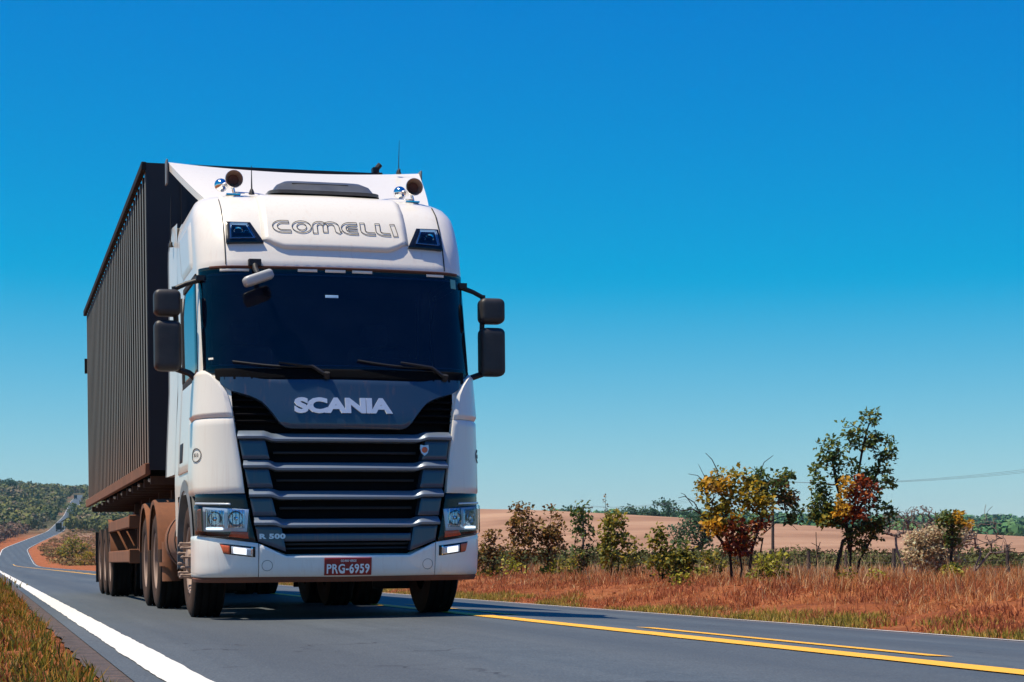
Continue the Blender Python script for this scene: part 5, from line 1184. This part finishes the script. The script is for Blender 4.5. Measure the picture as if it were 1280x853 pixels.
def scatter(n, dmin, dmax, pxa, pxb, keep=None, power=1.0):
    d = dmin + (dmax - dmin) * rng.uniform(0, 1, n) ** power; px = rng.uniform(pxa, pxb, n); r = (px - 640) / 2350 * d
    X = d * math.sin(CAM_YAW) + r * math.cos(CAM_YAW); Y = d * math.cos(CAM_YAW) - r * math.sin(CAM_YAW)
    k = (np.abs(X - road_x(Y)) > 6.5 + 0.0015 * Y) | (Y > 1700)
    if keep is not None: k &= keep(X, Y, px, d)
    X, Y, px, d = X[k], Y[k], px[k], d[k]; return np.stack([X, Y, ground_z(X, Y) - 0.4], 1), d
pts, d = scatter(4600, 880, 2200, -220, 420, lambda X, Y, px, d: (X < road_x(Y)) | (Y > 900)); n = len(pts)
canopy('hill_woodland', 'mixed dry and green woodland covering the hill on the left', pts, rng.uniform(5, 10, n), rng.uniform(7, 13, n), WOOD, 901, per=70, lf=0.22)
pts, d = scatter(1500, 420, 900, -140, 110, lambda X, Y, px, d: X < road_x(Y) - 9); n = len(pts)
canopy('roadside_scrub', 'dark grey-brown scrub left of the far road', pts, rng.uniform(3, 6.5, n), rng.uniform(4, 8, n), WOODB, 902, per=70, lf=0.2)
pts, d = scatter(2600, 250, 1000, 30, 200, lambda X, Y, px, d: (X > road_x(Y) + 4.7) & (px < 130 + 0.1 * d)); n = len(pts)
canopy('roadside_scrub', 'rusty low scrub on the bank right of the far road', pts, rng.uniform(0.4, 1.6, n), rng.uniform(1.0, 3, n), wood_mat('rusty_scrub', [(0.35, (0.30, 0.105, 0.045)), (0.5, (0.24, 0.14, 0.06)), (0.65, (0.15, 0.13, 0.035))]), 903, per=40, lf=0.2)
pts, d = scatter(2600, 760, 1500, 720, 1420, lambda X, Y, px, d: px > 800 + 0.0 * d); n = len(pts)
canopy('far_woodland', 'blue-green woodland beyond the dry field on the right', pts, rng.uniform(6, 10, n), rng.uniform(8, 14, n), WOODG, 904)
pts, d = scatter(900, 1500, 2600, 560, 1450); n = len(pts)
canopy('far_woodland', 'hazy wooded skyline far behind the dry field', pts, rng.uniform(8, 13, n), rng.uniform(12, 22, n), WOODG, 905)
pts, d = scatter(520, 105, 175, 560, 1330, lambda X, Y, px, d: (wob(px, d * 3, 60, 1) > -0.1) | (px < 1040)); n = len(pts)
canopy('field_scrub', 'low olive scrub along the near edge of the dry field', pts, rng.uniform(0.8, 2.2, n), rng.uniform(1.4, 3.6, n), wood_mat('olive_scrub', [(0.35, (0.045, 0.060, 0.025)), (0.55, (0.085, 0.090, 0.028)), (0.7, (0.11, 0.075, 0.04))]), 906, per=260, lf=0.085)

# ------------------------------------------------------------------ grass
def blades(name, label, X, Y, H, W, mat, seed, lean=0.35, parent=None, bend=0.5):
    rng = np.random.default_rng(seed); n = len(X); Z = ground_z(X, Y) - 0.01
    dxr = X - road_x(Y); Z = np.where((dxr > -3.99) & (dxr < 0), np.maximum(Z, road_z(Y) - 0.02), Z)
    a = rng.uniform(0, 2 * math.pi, n); sx, sy = np.cos(a) * W * .5, np.sin(a) * W * .5
    la = rng.uniform(0, 2 * math.pi, n); lm = H * lean * rng.uniform(0.2, 1.3, n); lx, ly = np.cos(la) * lm, np.sin(la) * lm
    f = np.sqrt(np.clip(1 - (lm / H) ** 2, 0.15, 1)); hz = H * f
    B0 = np.stack([X - sx, Y - sy, Z], 1); B1 = np.stack([X + sx, Y + sy, Z], 1)
    M0 = np.stack([X - sx * .8 + lx * .3, Y - sy * .8 + ly * .3, Z + hz * .55], 1); M1 = np.stack([X + sx * .8 + lx * .3, Y + sy * .8 + ly * .3, Z + hz * .55], 1)
    Tp = np.stack([X + lx, Y + ly, Z + hz], 1)
    V = np.stack([B0, B1, M1, M0, Tp], 1).reshape(-1, 3); i = np.arange(n)[:, None] * 5
    o = raw_mesh(name, V, [i + np.array([[0, 1, 2, 3]]), i + np.array([[3, 2, 4]])], mat, parent); tag(o, label, kind='stuff'); return o
def grass_mat(name, stops, scale=0.7): 
    m = leaf_mat(name, stops, 0.3, 0.7); return m
GR_LEFT = grass_mat('verge_grass_green_ochre', [(0, (0.035, 0.045, 0.006)), (0.35, (0.11, 0.12, 0.010)), (0.65, (0.30, 0.21, 0.018)), (0.85, (0.44, 0.19, 0.03)), (1, (0.50, 0.14, 0.035))])
GR_DRY = grass_mat('tall_dry_grass', [(0, (0.17, 0.045, 0.014)), (0.4, (0.44, 0.135, 0.036)), (0.7, (0.60, 0.24, 0.075)), (0.85, (0.66, 0.38, 0.16)), (1, (0.74, 0.54, 0.30))])
GR_WEED = grass_mat('rusty_weed_leaves', [(0, (0.10, 0.02, 0.010)), (0.35, (0.36, 0.085, 0.03)), (0.6, (0.50, 0.15, 0.05)), (0.8, (0.58, 0.32, 0.14)), (1, (0.14, 0.13, 0.02))])
GR_RED = grass_mat('red_dry_weeds', [(0.000, (0.145, 0.036, 0.017)), (0.500, (0.392, 0.109, 0.043)), (1.000, (0.609, 0.217, 0.087))])
GR_EDGE = grass_mat('yellow_green_verge_grass', [(0.000, (0.102, 0.109, 0.017)), (0.400, (0.275, 0.239, 0.029)), (0.750, (0.493, 0.341, 0.058)), (1.000, (0.620, 0.435, 0.145))])
rng = np.random.default_rng(500)
def tufts(n, xa, xb, ya, yb, per, spread, ypow=1.0, keep=None):
    cx = rng.uniform(xa, xb, n); cy = ya + (yb - ya) * rng.uniform(0, 1, n) ** ypow
    if keep is not None: k = keep(cx, cy); cx, cy = cx[k], cy[k]
    n = len(cx); X = np.repeat(cx, per) + rng.normal(size=n * per) * spread; Y = np.repeat(cy, per) + rng.normal(size=n * per) * spread
    return X, Y
X, Y = tufts(4600, -1.6, 0.60, 5.5, 60, 12, 0.03, 2.4); k = X < 0.445 + 0.06 * wob(0, Y, 0.7); X, Y = X[k], Y[k]; n = len(X)
hh = rng.uniform(0.03, 0.12, n) * (1 + 0.5 * wob(X, Y, 0.6)) * (0.62 + 0.45 * sm(-0.1, 0.25, X + 0.15 * wob(X, Y, 0.5, 7)))
blades('verge_grass', 'green and ochre grass on the near left verge', X, Y, hh, rng.uniform(0.005, 0.013, n), GR_LEFT, 1, 0.6)
X, Y = tufts(2600, -0.8, 0.40, 5.5, 40, 16, 0.05, 2.2, lambda x, y: wob(x, y, 0.45, 2) > (x - 0.05) * 2.0); n = len(X)
blades('verge_weeds', 'rusty broad-leaved weeds among the near left verge grass', X, Y, rng.uniform(0.02, 0.085, n), rng.uniform(0.014, 0.032, n), GR_WEED, 2, 0.9)
X, Y = tufts(900, -8, 0.40, 40, 260, 12, 0.25, 1.5); n = len(X)
blades('verge_grass', 'tawny grass on the left verge farther along the road', X, Y, rng.uniform(0.06, 0.22, n), rng.uniform(0.02, 0.05, n), GR_LEFT, 3, 0.5)
X, Y = tufts(5200, 8.38, 9.5, 12, 75, 10, 0.06, 1.2, lambda x, y: wob(x, y, 1.4, 1) > -0.35 + (x - 8.4) * 0.5); n = len(X)
blades('verge_grass', 'short yellow-green grass strip along the right road edge', X, Y, rng.uniform(0.03, 0.12, n), rng.uniform(0.006, 0.014, n), GR_EDGE, 4, 0.5)
X, Y = tufts(12000, 8.7, 13.0, 14, 75, 8, 0.08, 1.2, lambda x, y: wob(x, y, 1.1, 4) > 0.12 - (x - 9) * 0.16); n = len(X)
blades('bank_weeds', 'red-brown dry weeds on the earth bank', X, Y, rng.uniform(0.04, 0.17, n), rng.uniform(0.006, 0.016, n), GR_RED, 5, 0.9)
X, Y = tufts(21000, 10.2, 34, 14, 85, 12, 0.10, 1.1, lambda x, y: (x - 10.0 > 1.2 * wob(x, y, 1.7, 2)) & (x > 10.3 + 0.015 * y)); n = len(X)
hgt = rng.uniform(0.16, 0.50, n) * (1 - 0.45 * sm(24, 36, Y)) * (0.75 + 0.4 * wob(X, Y, 1.6, 1)) * (0.55 + 0.45 * sm(10.5, 13, X))
blades('dry_grass', 'tall rust-coloured dry grass covering the right verge', X, Y, hgt, rng.uniform(0.005, 0.011, n), GR_DRY, 6, 0.65)
X, Y = tufts(9000, 14, 150, 60, 190, 7, 0.3, 1.0, lambda x, y: x > 10 + 0.05 * y); n = len(X)
blades('dry_grass', 'reddish dry grass running out to the fence and field', X, Y, rng.uniform(0.18, 0.5, n), rng.uniform(0.02, 0.05, n), GR_DRY, 7, 0.4)
X, Y = tufts(9000, 8.9, 12.5, 13, 70, 7, 0.10, 1.2, lambda x, y: wob(x, y, 1.5, 6) + 0.5 * wob(x, y, 0.6, 3) > 0.05 - (x - 10) * 0.12); n = len(X)
blades('bank_grass', 'short golden dry grass on the earth bank', X, Y, rng.uniform(0.03, 0.16, n) * (1 + 0.5 * wob(X, Y, 0.9, 2)), rng.uniform(0.005, 0.011, n), GR_DRY, 8, 0.9)
X, Y = tufts(1500, 10.6, 30, 16, 75, 3, 0.06, 1.2, lambda x, y: wob(x, y, 2.2, 9) > 0.0); n = len(X)
blades('straw_stalks', 'tall pale straw stalks standing above the dry grass', X, Y, rng.uniform(0.35, 0.75, n), rng.uniform(0.005, 0.010, n), grass_mat('pale_straw', [(0, (0.40, 0.22, 0.09)), (1, (0.78, 0.60, 0.36))]), 9, 0.45)
X, Y = tufts(1100, 10.0, 30, 16, 75, 14, 0.10, 1.2, lambda x, y: wob(x, y, 1.9, 12) > 0.15); n = len(X)
blades('dark_weeds', 'dark brown weed clumps among the dry grass', X, Y, rng.uniform(0.10, 0.38, n), rng.uniform(0.008, 0.018, n), grass_mat('dark_weed', [(0, (0.05, 0.02, 0.010)), (0.6, (0.14, 0.06, 0.02)), (1, (0.17, 0.14, 0.03))]), 10, 0.7)
# clods and stones on the bank
rng2 = random.Random(77); cl = MB()
for i in range(2600):
    y = 15 + 50 * rng2.random() ** 1.4; x = rng2.uniform(8.6, 11.6); r = 0.010 + 0.05 * rng2.random() ** 3; z = gz(x, y); ico = [(-1, 0, 0.1), (0.9, 0.2, 0), (0.1, -0.9, 0.1), (-0.1, 0.95, 0), (0.15, 0.1, 0.8), (0.5, 0.6, 0.4), (-0.5, -0.5, 0.5)]
    a = rng2.uniform(0, 6.28); vs = [(x + r * (p[0] * math.cos(a) - p[1] * math.sin(a)) * rng2.uniform(.7, 1.3), y + r * (p[0] * math.sin(a) + p[1] * math.cos(a)), z + r * p[2] * rng2.uniform(.6, 1.2) - 0.2 * r) for p in ico]
    cl.add(vs, [(0, 2, 6), (2, 1, 4), (2, 4, 6), (6, 4, 0), (4, 1, 5), (5, 1, 3), (4, 5, 3), (4, 3, 0)])
o = cl.build('earth_clods', plain('red_clods', (0.27, 0.085, 0.032), 0.95, spec=0.1, var=0.4, scale=5), normals=False, angle=30); tag(o, 'red earth clods scattered on the bank', kind='stuff')

# ------------------------------------------------------------------ fence, poles, cables
POSTW = plain('weathered_fence_post', (0.07, 0.052, 0.045), 0.9, spec=0.2, var=0.4, scale=8); WIRE = plain('fence_wire', (0.06, 0.055, 0.05), 0.6, 0.5)
fence = empty('wire_fence', (33, 35, gz(33, 35))); tag(fence, 'weathered wooden post and wire fence behind the dry grass', 'fence')
rngf = random.Random(5); fx0, fy0, fz0 = 33, 35, gz(33, 35); tops = []
for i in range(34):
    y = 36 + i * 4.2 + rngf.uniform(-.3, .3); x = 33 + 0.02 * (y - 36) + rngf.uniform(-.08, .08); z = gz(x, y); h = rngf.uniform(0.9, 1.1); lx = rngf.uniform(-.05, .05)
    p = MB(); rr = rngf.uniform(0.055, 0.085); p.tube([(x - fx0, y - fy0, z - fz0 - 0.1), (x - fx0 + lx * .5, y - fy0, z - fz0 + h * .5), (x - fx0 + lx, y - fy0, z - fz0 + h)], [rr * 1.1, rr, rr * .9], 7); p.build('post', POSTW, fence); tops.append((x - fx0, y - fy0, z - fz0))
for hz in (0.3, 0.55, 0.8):
    p = MB(); p.tube([(a, b, c + hz) for a, b, c in tops], 0.006, 4); p.build('wire', WIRE, fence)
POLEW = plain('utility_pole_wood', (0.055, 0.042, 0.036), 0.85, spec=0.2, var=0.3)
poles = [(966, 196, 601, 'dark utility pole with crossarm behind the golden tree', 2.3), (729, 277, 632, 'distant utility pole whose crossarm shows above the thin grey-green shrub', 2.9)]
ends = []
for (px, dd, h, lab, arm) in poles:
    x, y = place(px, dd); z = gz(x, y); h = 0.51 + (704 - h) / 2350 * dd - z; o = empty('utility_pole', (x, y, z), (0, 0, -CAM_YAW)); tag(o, lab, 'pole', 'utility poles along the field')
    p = MB(); p.tube([(0, 0, -0.3), (0, 0, h * .5), (0, 0, h)], [0.17, 0.15, 0.12], 10); p.build('post', POLEW, o)
    p = MB(); p.box(-arm / 2, arm / 2, 0.10, 0.22, h - 0.42, h - 0.27); p.build('crossarm', POLEW, o, bevel=0.01)
    for sx in (-arm * .45, 0.0, arm * .45):
        p = MB(); p.lathe([(h - 0.27, 0.03), (h - 0.2, 0.06), (h - 0.14, 0.04), (h - 0.08, 0.055), (h - 0.04, 0.01)], 8, 'z', (sx, 0.16, 0)); p.build('insulator', M['grey_plastic'], o)
    c, s = math.cos(-CAM_YAW), math.sin(-CAM_YAW)
    ends.append([(x + sx * c - 0.16 * s, y + sx * s + 0.16 * c, z + h - 0.06) for sx in (-arm * .45, 0.0, arm * .45)])
x, y = 73.0, 96.0; z = gz(x, y); o = empty('utility_pole', (x, y, z), (0, 0, -CAM_YAW)); tag(o, 'nearest utility pole carrying the cables past the right edge', 'pole', 'utility poles along the field')
p = MB(); p.tube([(0, 0, -0.3), (0, 0, 4.1), (0, 0, 8.1)], [0.17, 0.15, 0.12], 10); p.build('post', POLEW, o); p = MB(); p.box(-1.15, 1.15, 0.10, 0.22, 7.68, 7.83); p.build('crossarm', POLEW, o, bevel=0.01)
c, s = math.cos(-CAM_YAW), math.sin(-CAM_YAW); ends.insert(0, [(x + sx * c - 0.16 * s, y + sx * s + 0.16 * c, z + 8.04) for sx in (-1.03, 0.0, 1.03)])
names = ('left', 'middle', 'right')
CABLE = plain('power_cable', (0.10, 0.10, 0.105), 0.6, 0.3)
for w in range(3):
    p = MB()
    for a, b in ((ends[0][w], ends[1][w]), (ends[1][w], ends[2][w])):
        p.tube([(a[0] + (b[0] - a[0]) * t, a[1] + (b[1] - a[1]) * t, a[2] + (b[2] - a[2]) * t - 1.1 * 4 * t * (1 - t)) for t in [i / 14 for i in range(15)]], 0.009, 4)
    o = p.build('power_cable', CABLE); tag(o, '%s of the three thin cables strung between the utility poles' % names[w], 'cable', 'cables between the utility poles')

# ------------------------------------------------------------------ far traffic
def far_truck(px, d, dx, label, col, w=2.5, h=4.0, L=9.0, name='distant_truck', cat='truck'):
    Y = d * 0.985; x = float(road_x(Y)) + dx; z = float(road_z(Y)) + 0.01
    slope = (float(road_x(Y + 20)) - float(road_x(Y - 20))) / 40
    o = empty(name, (x, Y, z), (math.atan2(float(road_z(Y + 20)) - float(road_z(Y - 20)), 40), 0, -math.atan(slope))); tag(o, label, cat)
    b = MB(); b.box(-w / 2, w / 2, 0, L, 1.1, h); b.build('cargo_box', plain(label.split()[1] + '_cargo_paint', col, 0.6), o, bevel=0.05)
    b = MB(); b.box(-w / 2 + 0.05, w / 2 - 0.05, L + 0.3, L + 2.4, 0.5, 3.0); b.box(-w / 2 + .1, w / 2 - .1, 0.1, L + 2.2, 0.75, 1.08); b.build('cab', plain(label.split()[1] + '_cab_paint', tuple(min(1, c * 1.5) for c in col), 0.5), o, bevel=0.08)
    for sx in (-1, 1):
        b = MB(); b.box(sx * 0.95 - .12, sx * .95 + .12, -0.03, 0.0, 0.85, 1.05); b.build('tail_lamp', M['reflect_red'], o)
        for y in (1.2, 2.5, L + 1.4):
            b = MB(); b.lathe([(-.14, .2), (-.15, .45), (-.12, .5), (.12, .5), (.15, .45), (.14, .2)], 16, 'x', (sx * (w / 2 - .2), y, 0.5)); b.build('wheel', M['tyre'], o)
    return o
far_truck(77, 960, 1.8, 'tiny dark truck driving away uphill on the far road', (0.012, 0.010, 0.010))
far_truck(94, 1560, -1.8, 'tiny dark vehicle near the top of the far road', (0.02, 0.02, 0.022), 2.4, 3.4, 5.0)

# ------------------------------------------------------------------ the dusty air over the savanna
HAZE = 0.00007
hz = MB(); hz.box(-1490, 2690, -390, 3290, -8, 125); ho_ = hz.build('haze', None, smooth=False); ho_.data.materials.clear(); tag(ho_, kind='stuff')
hm = bpy.data.materials.new('pale_haze'); hm.use_nodes = True; hnt = hm.node_tree; hnt.nodes.clear(); hout = hnt.nodes.new('ShaderNodeOutputMaterial'); hv = hnt.nodes.new('ShaderNodeVolumePrincipled')
hv.inputs['Color'].default_value = (0.38, 0.80, 0.97, 1); hv.inputs['Density'].default_value = HAZE; hv.inputs['Anisotropy'].default_value = 0.2
hnt.links.new(hv.outputs[0], hout.inputs['Volume']); ho_.data.materials.append(hm)
